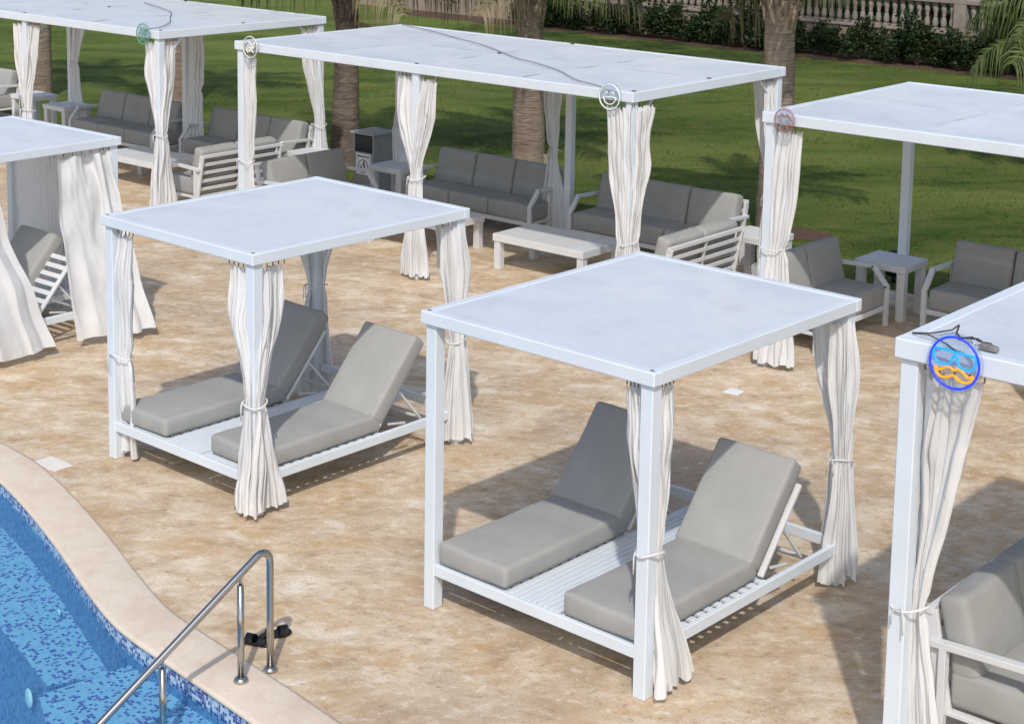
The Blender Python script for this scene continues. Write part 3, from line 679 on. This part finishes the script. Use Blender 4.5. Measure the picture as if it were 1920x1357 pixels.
# C: loose, blown by the wind
def loose(F, label, keys, seed, npl, n=90, group='loose curtains of the left cabana'):
    c = keys[-1][1]; base = F.w(c[0], c[1], 0); root = empty('curtain', base, 0, label, 'curtain', group)
    k = MB(); sheet(k, F, keys, npl, seed, n=n, base=base); k.build('panel', 'cloth', root)
    k = MB(); a, b = keys[0][1], keys[0][2]
    for i in range(7): f = i/6; p = F.w(a[0]+(b[0]-a[0])*f, a[1]+(b[1]-a[1])*f, zB+.01)-base; k.tube([p, p+Vector((0, 0, -.06))], .005, 5)
    k.build('hook', 'hook_metal', root)
loose(FC, 'large loose white curtain blown out at the left edge of the photo', [(zB-.05, (2.05, .12), (2.05, .92), .04), (1.4, (2.14, .14), (2.14, 1.06), .035), (.7, (2.26, .18), (2.26, 1.30), .03), (.10, (2.36, .2), (2.36, 1.46), .03)], 61, 3)
loose(FC, 'loose white curtain blown out beside the right post of the left cabana', [(zB-.05, (2.05, 1.72), (2.05, 2.44), .045), (1.4, (2.13, 1.70), (2.18, 2.52), .04), (.7, (2.24, 1.72), (2.36, 2.6), .035), (.10, (2.33, 1.76), (2.56, 2.66), .025)], 62, 3)
loose(FC, 'closed shaded curtain at the back of the left cabana', [(zB-.05, (.10, 2.5), (2.0, 2.5), .02), (1.0, (.10, 2.51), (2.0, 2.51), .022), (.10, (.10, 2.52), (2.0, 2.52), .022)], 63, 26, 200)

# ------------------------------------------------------------------ neon signs on the roof edges
def circle(r, n=40): return [(r*math.cos(i*2*math.pi/n), r*math.sin(i*2*math.pi/n)) for i in range(n)]
def make_sign(F, u, z, rd, tilt, ringmat, strokes, label, v=-.045, lean=0):
    """strokes: (points, closed, material, tube radius); drawn in the sign's own plane, x to the right along the fascia, y up"""
    root = empty('neon_sign', F.w(u, v, z), F.a, label, 'sign', 'round neon signs on the pergola corners')
    root.rotation_euler = (lean, tilt, F.a) if True else root.rotation_euler
    k = MB(); pr = [(rd, -.003), (rd, .003)]
    k.lathe([(rd-.003, -.0045), (rd, -.003), (rd, .003), (rd-.003, .0045)], 40, Matrix.Rotation(R(90), 4, 'X')); k.build('acrylic_disc', 'clear_acrylic', root)
    k = MB(); k.tube([(x, -.012, y) for x, y in circle(rd*.86)], .0065*rd/.15, 8, True); k.build('ring_tube', ringmat, root)
    for name, pts, cl, mt, r_ in strokes:
        P_ = catmull([(*p,) for p in (pts+[pts[0]] if cl else pts)], 5)
        if cl: P_ = P_[:-1]
        k = MB(); k.tube([(p[0]*rd, -.012, p[1]*rd) for p in P_], r_*rd/.15, 7, cl); k.build(name, mt, root)
    return root
gl = [(-.70, .36), (-.45, .38), (0, .36), (.45, .38), (.68, .36), (.74, .2), (.68, -.02), (.5, -.12), (.25, -.10), (.12, 0), (.07, .2), (0, .24), (-.07, .2), (-.12, 0), (-.25, -.10), (-.5, -.12), (-.68, -.02), (-.76, .2)]
ms_ = [(-.66, -.26), (-.5, -.34), (-.28, -.20), (-.12, -.18), (0, -.24), (.12, -.18), (.28, -.20), (.5, -.36), (.68, -.30), (.62, -.46), (.42, -.56), (.2, -.52), (0, -.42), (-.2, -.52), (-.42, -.56), (-.58, -.44)]
make_sign(FH, .405, LH-.055, .172, R(3), 'neon_blue', [('glasses_tube', gl, True, 'neon_cyan', .0065), ('moustache_tube', ms_, True, 'neon_orange', .0062)], 'lit blue ring neon sign with cyan sunglasses and orange moustache', v=-.05)
rg = [(-.45, .05), (-.4, -.2), (-.2, -.3), (-.15, -.5), (.1, -.52), (.25, -.4), (.4, -.42), (.5, -.25), (.4, -.1), (.55, .1), (.4, .3), (.3, .2), (.15, .35), (0, .2), (-.15, .3), (-.3, .15), (-.6, .2)]
make_sign(FG, .313, LH-.055, .135, 0, 'tube_red', [('face_tube', rg, True, 'tube_red', .004), ('cross_tube', [(-.4, .55), (-.15, .3)], False, 'tube_red', .004), ('cross_tube', [(-.4, .3), (-.15, .55)], False, 'tube_red', .004),
          ('cross_tube', [(.15, .55), (.4, .3)], False, 'tube_red', .004), ('cross_tube', [(.15, .3), (.4, .55)], False, 'tube_red', .004), ('bubble_tube', [(.35+.12*math.cos(a), -.45+.12*math.sin(a)) for a in (0, 1, 2, 3, 4, 5)], True, 'tube_red', .004)], 'unlit red ring neon sign with a scribbled face')
make_sign(FD, 6.592, LH-.07, .17, 0, 'tube_white', [('eye_tube', [(-.4, .2), (-.28, .35), (-.15, .2)], False, 'tube_white', .006), ('eye_tube', [(.15, .2), (.28, .35), (.4, .2)], False, 'tube_white', .006), ('mouth_tube', [(-.5, -.05), (-.35, -.4), (0, -.52), (.35, -.4), (.5, -.05)], True, 'tube_white', .006)], 'unlit clear smiling neon sign at the right of the middle roof')
make_sign(FD, .40, LH-.05, .17, 0, 'tube_cream', [('scribble_tube', [(-.5, .2), (-.2, .45), (.2, .1), (.5, .4), (.4, -.1), (.0, .0), (-.4, -.1), (-.3, -.45), (.1, -.3), (.45, -.45)], True, 'tube_cream', .008), ('scribble_tube', [(-.45, -.1), (-.1, -.3), (.3, -.1), (.1, .3)], True, 'tube_cream', .008)], 'unlit cream neon sign at the left of the middle roof')
gz = [('mark_tube', [(x+.13*math.cos(a), y+.15*math.sin(a)) for a in (0, 1.05, 2.1, 3.14, 4.2, 5.2)], True, 'tube_green', .0055) for x, y in ((-.25, .42), (.2, .4), (-.3, -.02), (.25, .02), (-.2, -.45), (.22, -.4))]
make_sign(FE, 6.60, LH-.06, .17, 0, 'tube_green', gz, 'unlit green ring neon sign on the upper left roof corner')

# cables
def cable(name, pts, r, label, mat='cable_grey', cat='cable'):
    P_ = catmull(pts, 8); o = P_[0].copy(); k = MB(); k.tube([p-o for p in P_], r, 6); ob = k.build(name, mat); ob.location = o; return tag(ob, label, cat)
def L3(F, lst): return [tuple(F.w(*p)) for p in lst]
zz = LH+.012
cable('cable', L3(FD, [(.12, 3.26, zz), (1.0, 2.93, zz), (1.81, 2.56, zz), (2.7, 2.16, zz), (3.44, 1.72, zz), (4.0, 1.38, zz), (4.56, 1.14, zz), (5.2, .78, zz), (5.82, .31, zz), (6.3, .10, zz), (6.56, -.03, LH-.02)]), .007, 'thin cable lying diagonally across the middle pergola roof')
cable('cable', L3(FE, [(3.3, 2.5, zz), (4.18, 2.15, zz), (4.9, 1.8, zz), (5.45, 1.35, zz), (6.07, .85, zz), (6.5, .36, zz), (6.62, .04, zz), (6.6, -.03, LH-.02)]), .007, 'thin cable curling over the upper left pergola roof')
k = MB(); o = FH.w(.52, .12, LH)
k.tube([FH.w(*p)-o for p in ((.05, .12, LH+.01), (.14, .18, LH+.012), (.21, .3, LH+.02), (.24, .33, LH+.05))], .005, 6)
k.tube([FH.w(*p)-o for p in ((.05, .12, LH+.008), (.16, .09, LH+.03), (.2, .1, LH+.015), (.3, .05, LH+.01), (.405, -.03, LH+.0))], .004, 6)
k.tube([FH.w(*p)-o for p in ((.24, .33, LH+.05), (.24, .30, LH+.01), (.3, .22, LH+.01), (.42, .20, LH+.03), (.5, .15, LH+.02))], .006, 6)
k.tube([FH.w(*p)-o for p in ((.3, .2, LH+.01), (.36, .25, LH+.02), (.44, .16, LH+.03), (.5, .2, LH+.02), (.56, .12, LH+.02))], .004, 6)
root = empty('power_adaptor', o, 0, 'dark power adaptor with tangled wires on the roof above the lit sign', 'adaptor'); k.build('wire', 'dark_fitting', root)
MB().box((-.055, -.022, .0), (.06, .022, .035), .008, rotz(FH.a-.1)).build('adaptor_case', 'adaptor_grey', root)

# ------------------------------------------------------------------ pool handrail, lamp, sandals, lids
P1, P2, dr = Vector((-1.6494, 10.7897, 0)), Vector((-1.8189, 10.6135, 0)), Vector((-.6935, -.7205, 0))
root = empty('handrail', P1, 0, 'polished steel handrail leading down into the pool', 'handrail')
def railz(s): return .862-.60*s
pts = [Vector((0, 0, 0)), Vector((0, 0, .4)), Vector((0, 0, .76))]
for i in range(1, 7): a = i/6*R(121); pts.append(dr*(.07*(1-math.cos(a))) + Vector((0, 0, .79+.07*math.sin(a))))
s1 = pts[-1]; pts += [s1 + (dr*(s-.1)+Vector((0, 0, -.60*(s-.1)))) for s in (.3, .9, 1.6, 2.3)]
k = MB(); k.tube(pts, .0255, 16); k.build('rail_tube', 'steel', root)
def rail_at(s): return s1+dr*(s-.1)+Vector((0, 0, -.60*(s-.1)))
for s, z0 in ((.2445, .012), (.86, -.24), (1.75, -1.35)):
    top = rail_at(s+.005); b_ = dr*s; k = MB(); k.tube([(b_.x, b_.y, z0), (b_.x, b_.y, top.z-.07)], .0235, 14); k.tube([(b_.x, b_.y, top.z-.07), (b_.x, b_.y, top.z-.01)], .010, 10); k.build('support_post', 'steel', root)
for q, z0 in ((Vector((0, 0, 0)), 0), (dr*.2445, .012)):
    k = MB(); k.lathe([(.05, z0), (.052, z0+.008), (.046, z0+.024), (.034, z0+.034), (.026, z0+.038)], 20, Matrix.Translation((q.x, q.y, 0))); k.build('floor_flange', 'steel', root)
k = MB(); mt = Matrix.Translation((-3.42, 11.33, -.72)) @ Matrix.Rotation(R(-130), 4, 'Z') @ Matrix.Rotation(R(90), 4, 'X')
root = empty('pool_light', (-3.53, 11.60, -.66), R(-57), 'round white underwater lamp on the pool step wall', 'lamp')
k = MB(); k.lathe([(.066, 0), (.074, .012), (.066, .022), (.045, .026), (.016, .028)], 24, Matrix.Rotation(R(90), 4, 'X')); k.build('lamp_lens', 'light_lens', root)
k = MB(); k.lathe([(.028, 0), (.03, .006), (.02, .012), (.006, .013)], 16, Matrix.Rotation(R(90), 4, 'X')); o = k.build('pool_jet', 'light_lens'); o.location = (-3.545, 12.45, -.40); o.rotation_euler.z = R(-57); tag(o, 'small white water inlet low on the pool wall', 'inlet')
def sandal(loc, rz, lean, label):
    root = empty('sandal', loc, rz, label, 'sandal', 'pair of black sandals'); root.rotation_euler = (0, lean, rz); root.scale = (.88, .88, .88)
    k = MB(); pr = []
    for i in range(28):
        a = i*2*math.pi/28; y = .135*math.sin(a); wd = .048+.010*math.sin(a) - .008*math.exp(-((y+.02)/.04)**2); pr.append((wd*math.cos(a), y))
    lo = [k.bm.verts.new((x, y, .0)) for x, y in pr]; mi = [k.bm.verts.new((x*1.04, y*1.02, .012)) for x, y in pr]; hi = [k.bm.verts.new((x*.95, y*.97, .026)) for x, y in pr]
    for A_, B_ in ((lo, mi), (mi, hi)):
        for i in range(28): k.bm.faces.new((A_[i], A_[(i+1) % 28], B_[(i+1) % 28], B_[i]))
    k.bm.faces.new(lo[::-1]); k.bm.faces.new(hi); k.build('sole', 'black_rubber', root)
    def strap(y0, y1, h):
        k = MB(); n = 12; rows = []
        for yy in (y0, y1):
            for th in (0, .006): rows.append([k.bm.verts.new(((.05+th)*math.cos(math.pi*i/n), yy+.015*math.sin(math.pi*i/n), .015+(h+th)*math.sin(math.pi*i/n))) for i in range(n+1)])
        a, b, c_, d = rows
        for p, q in ((a, c_), (b, d), (a, b), (c_, d)):
            for i in range(n): k.bm.faces.new((p[i], p[i+1], q[i+1], q[i]))
        k.build('strap', 'black_rubber', root)
    strap(.02, .085, .055); strap(-.075, -.045, .06)
    return root
sandal(tuple(Vector((-1.795, 11.17, .002))), R(68), 0, 'black sandal lying nearer the handrail posts')
sandal(tuple(Vector((-1.69, 11.29, .010))), R(-66), R(8), 'black sandal lying farther from the pool, behind the outer handrail post')
k = MB(); k.box((-.17, -.10, 0), (.17, .10, .006), .003, rotz(YAW)); tag(k.build('skimmer_lid', 'stone_lid'), 'pale rectangular cover set in the deck beside the coping', 'cover').location = (-4.17, 14.54, .001)
k = MB(); k.box((-.085, -.085, 0), (.085, .085, .006), .003, rotz(YAW+.1)); tag(k.build('drain_cover', 'paper'), 'small white square cover on the deck right of the nearest roof', 'cover').location = (2.236, 16.919, .001)

# ------------------------------------------------------------------ litter bin
root = empty('litter_bin', (-2.40, 26.85, 0), YAW+.0, 'grey litter bin with a black mouth and a white notice', 'bin')
k = MB(); hw = .235
k.box((-hw, -hw, .03), (hw, hw, .66), .008)
for sx in (-1, 1):
    for sy in (-1, 1): k.box((sx*hw-.035*(sx > 0), sy*hw-.035*(sy > 0), .66), (sx*hw+.035*(sx < 0), sy*hw+.035*(sy < 0), .95), .004)
k.box((-hw+.004, hw-.02, .66), (hw-.004, hw-.004, .95), .002); k.box((hw-.02, -hw+.004, .66), (hw-.004, hw-.004, .95), .002)
k.build('bin_body', 'grey_paint', root)
k = MB(); b = bmesh.new()
k.box((-hw-.04, -hw-.04, .95), (hw+.04, hw+.04, .985), .008)
top = [(-hw-.03, -hw-.03), (hw+.03, -hw-.03), (hw+.03, hw+.03), (-hw-.03, hw+.03)]
vb = [k.bm.verts.new((x, y, .985)) for x, y in top]; vt = [k.bm.verts.new((x*.3, y*.3, 1.03)) for x, y in top]
for i in range(4): k.bm.faces.new((vb[i], vb[(i+1) % 4], vt[(i+1) % 4], vt[i]))
k.bm.faces.new(vt); k.build('bin_lid', 'grey_paint', root)
MB().box((-hw+.02, -hw+.01, .62), (hw-.022, hw-.022, .945), .02).build('bin_liner', 'black_plastic', root)
nb = MB().box((-.165, -hw-.006, .30), (.165, -hw-.001, .64), .001).build('notice', 'paper', root)
k = MB(); yy = -hw-.009
k.tube([(.105*math.cos(a*6.2832/32), yy, .435+.105*math.sin(a*6.2832/32)) for a in range(32)], .005, 6, True)
k.box((-.14, yy-.001, .585), (-.03, yy+.002, .605), 0); k.box((-.015, yy-.001, .585), (.05, yy+.002, .605), 0); k.box((.065, yy-.001, .585), (.14, yy+.002, .605), 0)
k.lathe([(.002, -.002), (.018, -.002), (.018, .002), (.002, .002)], 12, Matrix.Translation((.02, yy, .50)) @ Matrix.Rotation(R(90), 4, 'X'))
k.bar((.02, yy, .48), (.03, yy, .42), .028, .004, (0, 1, 0), 0); k.bar((.03, yy, .42), (.045, yy, .36), .014, .004, (0, 1, 0), 0); k.bar((.028, yy, .42), (.015, yy, .36), .014, .004, (0, 1, 0), 0); k.bar((.01, yy, .47), (-.03, yy, .455), .012, .004, (0, 1, 0), 0)
k.box((-.065, yy-.001, .36), (-.022, yy+.002, .43), 0)
k.build('pictogram', 'sign_ink', nb)
# dark garden lamp on the lawn behind the side table
root = empty('garden_spotlight', (4.93, 21.75, -.05), .3, 'black rounded garden spotlight on the lawn behind a side table', 'spotlight')
k = MB(); k.lathe([(.10, .10), (.15, .16), (.17, .26), (.15, .36), (.08, .42), (.02, .44)], 18); k.build('lamp_housing', 'black_plastic', root)
k = MB(); k.tube([(0, 0, 0), (0, 0, .12)], .03, 10); k.build('stake', 'black_plastic', root)
k = MB(); k.box((-.035, -.035, 0), (.035, .035, .30), .006); tag(k.build('marker_stake', 'baluster_stone'), 'short pale stake on the lawn beside the middle palm trunk', 'stake').location = (.40, 29.0, -.05)

# ------------------------------------------------------------------ palms
def frond(k, rnd, base, az_, L, rise, droop, leaf_len, hang, dens=1.0):
    n = 22; d = Vector((math.cos(az_), math.sin(az_), 0)); side = Vector((-d.y, d.x, 0)); pts = []; p = base.copy(); ang = rise
    bend = rnd.uniform(-.25, .25)
    for i in range(n+1):
        pts.append(p.copy()); dd = d*math.cos(ang)+Vector((0, 0, math.sin(ang)))+side*bend*i/n*.4
        p = p+dd.normalized()*(L/n); ang -= droop/n*(.5+1.0*i/n)
    k.tube(pts, [.032*(1-.85*i/n)+.004 for i in range(n+1)], 5)
    m_ = int(58*dens)
    for j in range(m_):
        f = .16+.84*(j+rnd.random())/m_; i = min(n-1, int(f*n)); q = pts[i].lerp(pts[i+1], f*n-i); tn = (pts[i+1]-pts[i]).normalized()
        for s in (-1, 1):
            ll = 1.15*leaf_len*(.55+.6*math.sin(math.pi*min(1, f*.85+.12)))*rnd.uniform(.75, 1.1)
            a = side*s*rnd.uniform(.55, 1) + tn*rnd.uniform(.3, .8) + Vector((0, 0, rnd.uniform(-.1, .35)))
            a.normalize(); wv = tn.cross(a).cross(a); wv = wv.normalized() if wv.length > 1e-4 else side
            w_ = rnd.uniform(.014, .022); prev = None; c_ = q.copy(); dv = a.copy()
            for sgi in range(5):
                t_ = sgi/4; wd = w_*(1-.85*t_); e_ = (k.bm.verts.new(c_+wv*wd), k.bm.verts.new(c_-wv*wd))
                if prev: fc = k.bm.faces.new((prev[0], prev[1], e_[1], e_[0])); fc.smooth = True
                prev = e_; c_ = c_+dv*(ll/4); dv = (dv+Vector((0, 0, -hang*rnd.uniform(.7, 1.3)))).normalized()
def palm(loc, th, r0_, r1_, label, seed, bark='palm_bark', nfr=20, L=2.6, boots=True, bulge=0, crown_dry=3, lowdroop=1.5, bootlen=.5, leaf=.72, hang=1.5, rise=(8, 24)):
    rnd = random.Random(seed); root = empty('palm_tree', loc, 0, label, 'palm tree', 'palm trees on the lawn')
    k = MB(); n, sg = 46, 26; rings = []
    for i in range(n+1):
        t_ = i/n; z = t_*th; r = (r0_+(r1_-r0_)*t_) + bulge*math.exp(-(t_/.22)**2)
        if i % 2: r *= 1.012
        rings.append([k.bm.verts.new(((r+.018*noise.noise(Vector((math.cos(a)*2, math.sin(a)*2, z*5+seed))))*math.cos(a)+.04*math.sin(z*.9+seed)*t_, (r+.018*noise.noise(Vector((math.cos(a)*2, math.sin(a)*2, z*5+seed+3))))*math.sin(a), z+.012*math.sin(a*3+i))) for a in [2*math.pi*q/sg for q in range(sg)]])
    for A_, B_ in zip(rings, rings[1:]):
        for q in range(sg): f = k.bm.faces.new((A_[q], A_[(q+1) % sg], B_[(q+1) % sg], B_[q])); f.smooth = True
    k.bm.faces.new(rings[-1]); k.build('trunk', bark, root)
    if boots:                                           # cut leaf bases, criss-crossing under the crown
        k = MB()
        for i in range(34):
            a = i*2.399; z = th-bootlen+bootlen*(i/34)*1.02; d = Vector((math.cos(a), math.sin(a), 0)); s_ = Vector((-d.y, d.x, 0))*rnd.choice((-1, 1))
            p0 = d*(r1_*.80)+Vector((0, 0, z-.12)); p1 = p0+d*.03+s_*.04+Vector((0, 0, .16)); p2 = p1+d*.06+s_*.05+Vector((0, 0, .22))
            k.tube([p0, p1, p2], [.052, .042, .028], 7)
        k.build('leaf_bases', 'boot' if bark == 'palm_bark' else bark, root)
    for nm, cnt, mt in (('crown', nfr, 'palm_leaf'), ('dead_fronds', crown_dry, 'dry_leaf')):
        if not cnt: continue
        k = MB()
        for i in range(cnt):
            a = i*2.399+seed+rnd.uniform(-.2, .2); f = i/max(1, cnt-1)
            if nm == 'crown': frond(k, rnd, Vector((0, 0, th+.05+.25*f)), a, L*rnd.uniform(.85, 1.1), R(rnd.uniform(*rise)+58*f), lowdroop*rnd.uniform(.85, 1.2)+.9*f, leaf*rnd.uniform(.85, 1.1), hang)
            else: frond(k, rnd, Vector((0, 0, th-.05)), a+1.1, L*.75, R(4), .8, .75, 1.8, .5)
        k.build(nm, mt, root)
    return root
palm((.10, 29.6, -.05), 3.35, .30, .22, 'pale palm trunk standing behind the middle pergola sofa', 3, nfr=22, L=2.7, lowdroop=.62, crown_dry=3, bootlen=.75, leaf=.80)
palm((3.72, 24.5, -.05), 3.5, .265, .21, 'grey palm trunk rising from a patch of bare soil at right', 7, nfr=18, L=2.6, lowdroop=.75, bootlen=.42, crown_dry=1, leaf=.62, rise=(14, 30))
p3 = palm((-3.12, 29.3, -.05), 3.35, .27, .15, 'dark brown palm trunk beside the litter bin', 12, bark='palm_bark_brown', nfr=22, L=2.8, lowdroop=.62, crown_dry=3, bootlen=.95, leaf=.80)
k = MB(); k.tube([(.12, -.1, 2.52), (.35, -.16, 2.50), (.62, -.2, 2.40)], [.05, .035, .015], 7); k.build('frond_stub', 'palm_bark_brown', p3)
palm((-10.55, 36.6, -.05), 3.9, .24, .19, 'slim palm trunk at the far left behind a white curtain', 17, nfr=16, L=2.4, lowdroop=1.0)
palm((-7.35, 35.3, -.05), 3.9, .30, .24, 'light brown palm trunk half hidden by a shaded curtain', 23, nfr=16, L=2.4, lowdroop=1.0)
palm((9.95, 30.2, -.05), 1.95, .26, .22, 'low palm beyond the right edge with hanging yellow green fronds', 29, nfr=26, L=2.1, lowdroop=1.7, crown_dry=1, leaf=.75, hang=1.2, rise=(15, 40))

# ------------------------------------------------------------------ balustrade, shrubs, hedge
FW = Fr(FG.w(-34, 26.35).x, FG.w(-34, 26.35).y, FG.a)      # along the wall
WLEN = 44
root = empty('balustrade_wall', FW.w(WLEN/2, 0), FW.a, 'weathered stone balustrade wall along the far edge of the lawn', 'wall'); c0 = Vector((WLEN/2, 0, 0))
MB().box((0, 0, -.05), (WLEN, .30, .78), .01).build('base_wall', 'wall_plaster', root, c0)
MB().box((0, -.05, .78), (WLEN, .36, .86), .015).build('ledge', 'baluster_stone', root, c0)
MB().box((0, 0, 1.60), (WLEN, .32, 1.74), .02).build('top_rail', 'baluster_stone', root, c0)
def balm():
    k = MB(); k.box((-.075, -.075, .86), (.075, .075, .93), .008); k.box((-.075, -.075, 1.53), (.075, .075, 1.60), .008)
    k.lathe([(.05, .93), (.075, .98), (.085, 1.06), (.062, 1.18), (.045, 1.24), (.06, 1.26), (.045, 1.28), (.062, 1.34), (.082, 1.44), (.07, 1.50), (.05, 1.53)], 12, Matrix.Translation((0, 0, 0)))
    return k
bal0 = None; u = 12.0; i = 0
pier = None
while u < 35 and i < 100:
    if (u-28.95) % 5.4 < .40:
        if pier is None: pier = MB().box((-.17, -.02, .86), (.17, .34, 1.60), .012).build('pier', 'baluster_stone', root); o = pier
        else: o = pier.copy(); col.objects.link(o); o.parent = root
        o.location = (u-c0.x+.03, 0, 0); u += .36; continue
    if bal0 is None: bal0 = balm().build('baluster', 'baluster_stone', root); o = bal0
    else: o = bal0.copy(); col.objects.link(o); o.parent = root
    o.location = (u-c0.x, .16, 0); u += .243; i += 1
def leafy(k, rnd, centre, rad, n, size, flatz=1.0):
    for i in range(n):
        d = Vector((rnd.gauss(0, 1), rnd.gauss(0, 1), rnd.gauss(0, 1))).normalized()*rnd.random()**.45
        p = centre+Vector((d.x*rad[0], d.y*rad[1], d.z*rad[2])); 
        if p.z < .02: continue
        a = Vector((rnd.uniform(-1, 1), rnd.uniform(-1, 1), rnd.uniform(-.3, .9))).normalized(); b = a.cross(Vector((rnd.uniform(-1, 1), rnd.uniform(-1, 1), rnd.uniform(-1, 1)))).normalized()
        s = size*rnd.uniform(.6, 1.3); q = [p, p+a*s*.5+b*s*.28, p+a*s, p+a*s*.5-b*s*.28]
        k.bm.faces.new([k.bm.verts.new(v) for v in q])
def added_shade_tree(loc, h, rad, label, seed):  # unseen tree, added to cast dappled shade on the far wall and hedge
    rnd = random.Random(seed); root = empty('added_shade_tree', loc, 0, label, 'tree', 'unseen trees added to shade the far wall and hedge')
    k = MB(); n = 10; pts = [Vector((.05*math.sin(i*.9+seed), .08*math.cos(i*.7), h*i/n)) for i in range(n+1)]; k.tube(pts, [.10-.006*i for i in range(n+1)], 9)
    for i in range(9):
        a = i*2.399; z = h*(.66+.035*i); d = Vector((math.cos(a), math.sin(a), .35)); p = Vector((0, 0, z)); k.tube([p, p+d*rad*.4, p+d*rad*.75+Vector((0, 0, .2))], [.045, .03, .012], 6)
    k.build('trunk', 'palm_bark_brown', root)
    k = MB()
    for i in range(46):
        a = rnd.uniform(0, 6.28); r_ = rad*rnd.random()**.6; z = h+rnd.uniform(-.30, .28)*h*(1-.4*r_/rad)
        leafy(k, rnd, Vector((r_*math.cos(a), r_*math.sin(a), z)), (.8, .8, .55), 70, .24)
    k.build('crown', 'shrub_leaf', root)
added_shade_tree((5.80, 38.2, -.05), 8.6, 3.3, 'slender tree added to shade the wall, trunk hidden behind the grey palm, crown above the frame', 3)
added_shade_tree((.14, 41.0, -.05), 9.4, 3.4, 'slender tree added to shade the wall, trunk hidden behind the pale palm, crown above the frame', 9)
added_shade_tree((13.2, 34.0, -.05), 8.0, 3.4, 'unseen slender tree added for its shade, out of frame right of the low palm', 14)
def make_shrub(seed, h):
    rnd = random.Random(seed); root = empty('shrub', (0, 0, 0)); k = MB(); st = MB()
    for i in range(9):
        a, rr = rnd.uniform(0, 6.28), rnd.uniform(.05, .5); z = h*rnd.uniform(.35, 1.0); tip = Vector((rr*math.cos(a)*1.3, rr*math.sin(a)*.7, z))
        st.tube([(0, 0, 0), tip*.5+Vector((0, 0, .05)), tip], [.02, .014, .006], 5)
        leafy(k, rnd, tip+Vector((0, 0, -.05)), (.26, .24, .24), 95, .12)
        leafy(k, rnd, tip*.55, (.3, .26, .22), 60, .12)
    k.build('foliage', 'shrub_leaf', root); st.build('stem', 'palm_bark_brown', root); return root
protos = [make_shrub(s, h) for s, h in ((1, .95), (2, 1.15), (5, .8))]
rnd = random.Random(8); u = 9.0; i = 0
while u < 34:
    o = protos[i] if i < 3 else copy_tree(protos[rnd.randrange(3)])
    tag(o, 'dark green leafy shrub in the row at the foot of the balustrade wall', 'shrub', 'shrubs along the balustrade wall')
    s = rnd.uniform(.8, 1.2); o.location = FW.w(u, -.62+rnd.uniform(-.12, .12), -.05); o.rotation_euler.z = rnd.uniform(0, 6.28); o.scale = (s, s, s*rnd.uniform(.9, 1.15)); u += rnd.uniform(.50, .78); i += 1
rnd = random.Random(4); k = MB()
for i in range(150): leafy(k, rnd, Vector((rnd.uniform(-22, 22), rnd.uniform(-.5, .7), rnd.uniform(.3, 3.6))), (1.0, .6, .8), 95, .26)
k.box((-22, .9, 0), (22, 1.3, 3.4), .05)
o = k.build('hedge', 'hedge_leaf'); o.location = FW.w(22, 2.4, -.05); o.rotation_euler.z = FW.a; tag(o, 'dense dark hedge filling the gaps behind the balustrade', 'hedge')
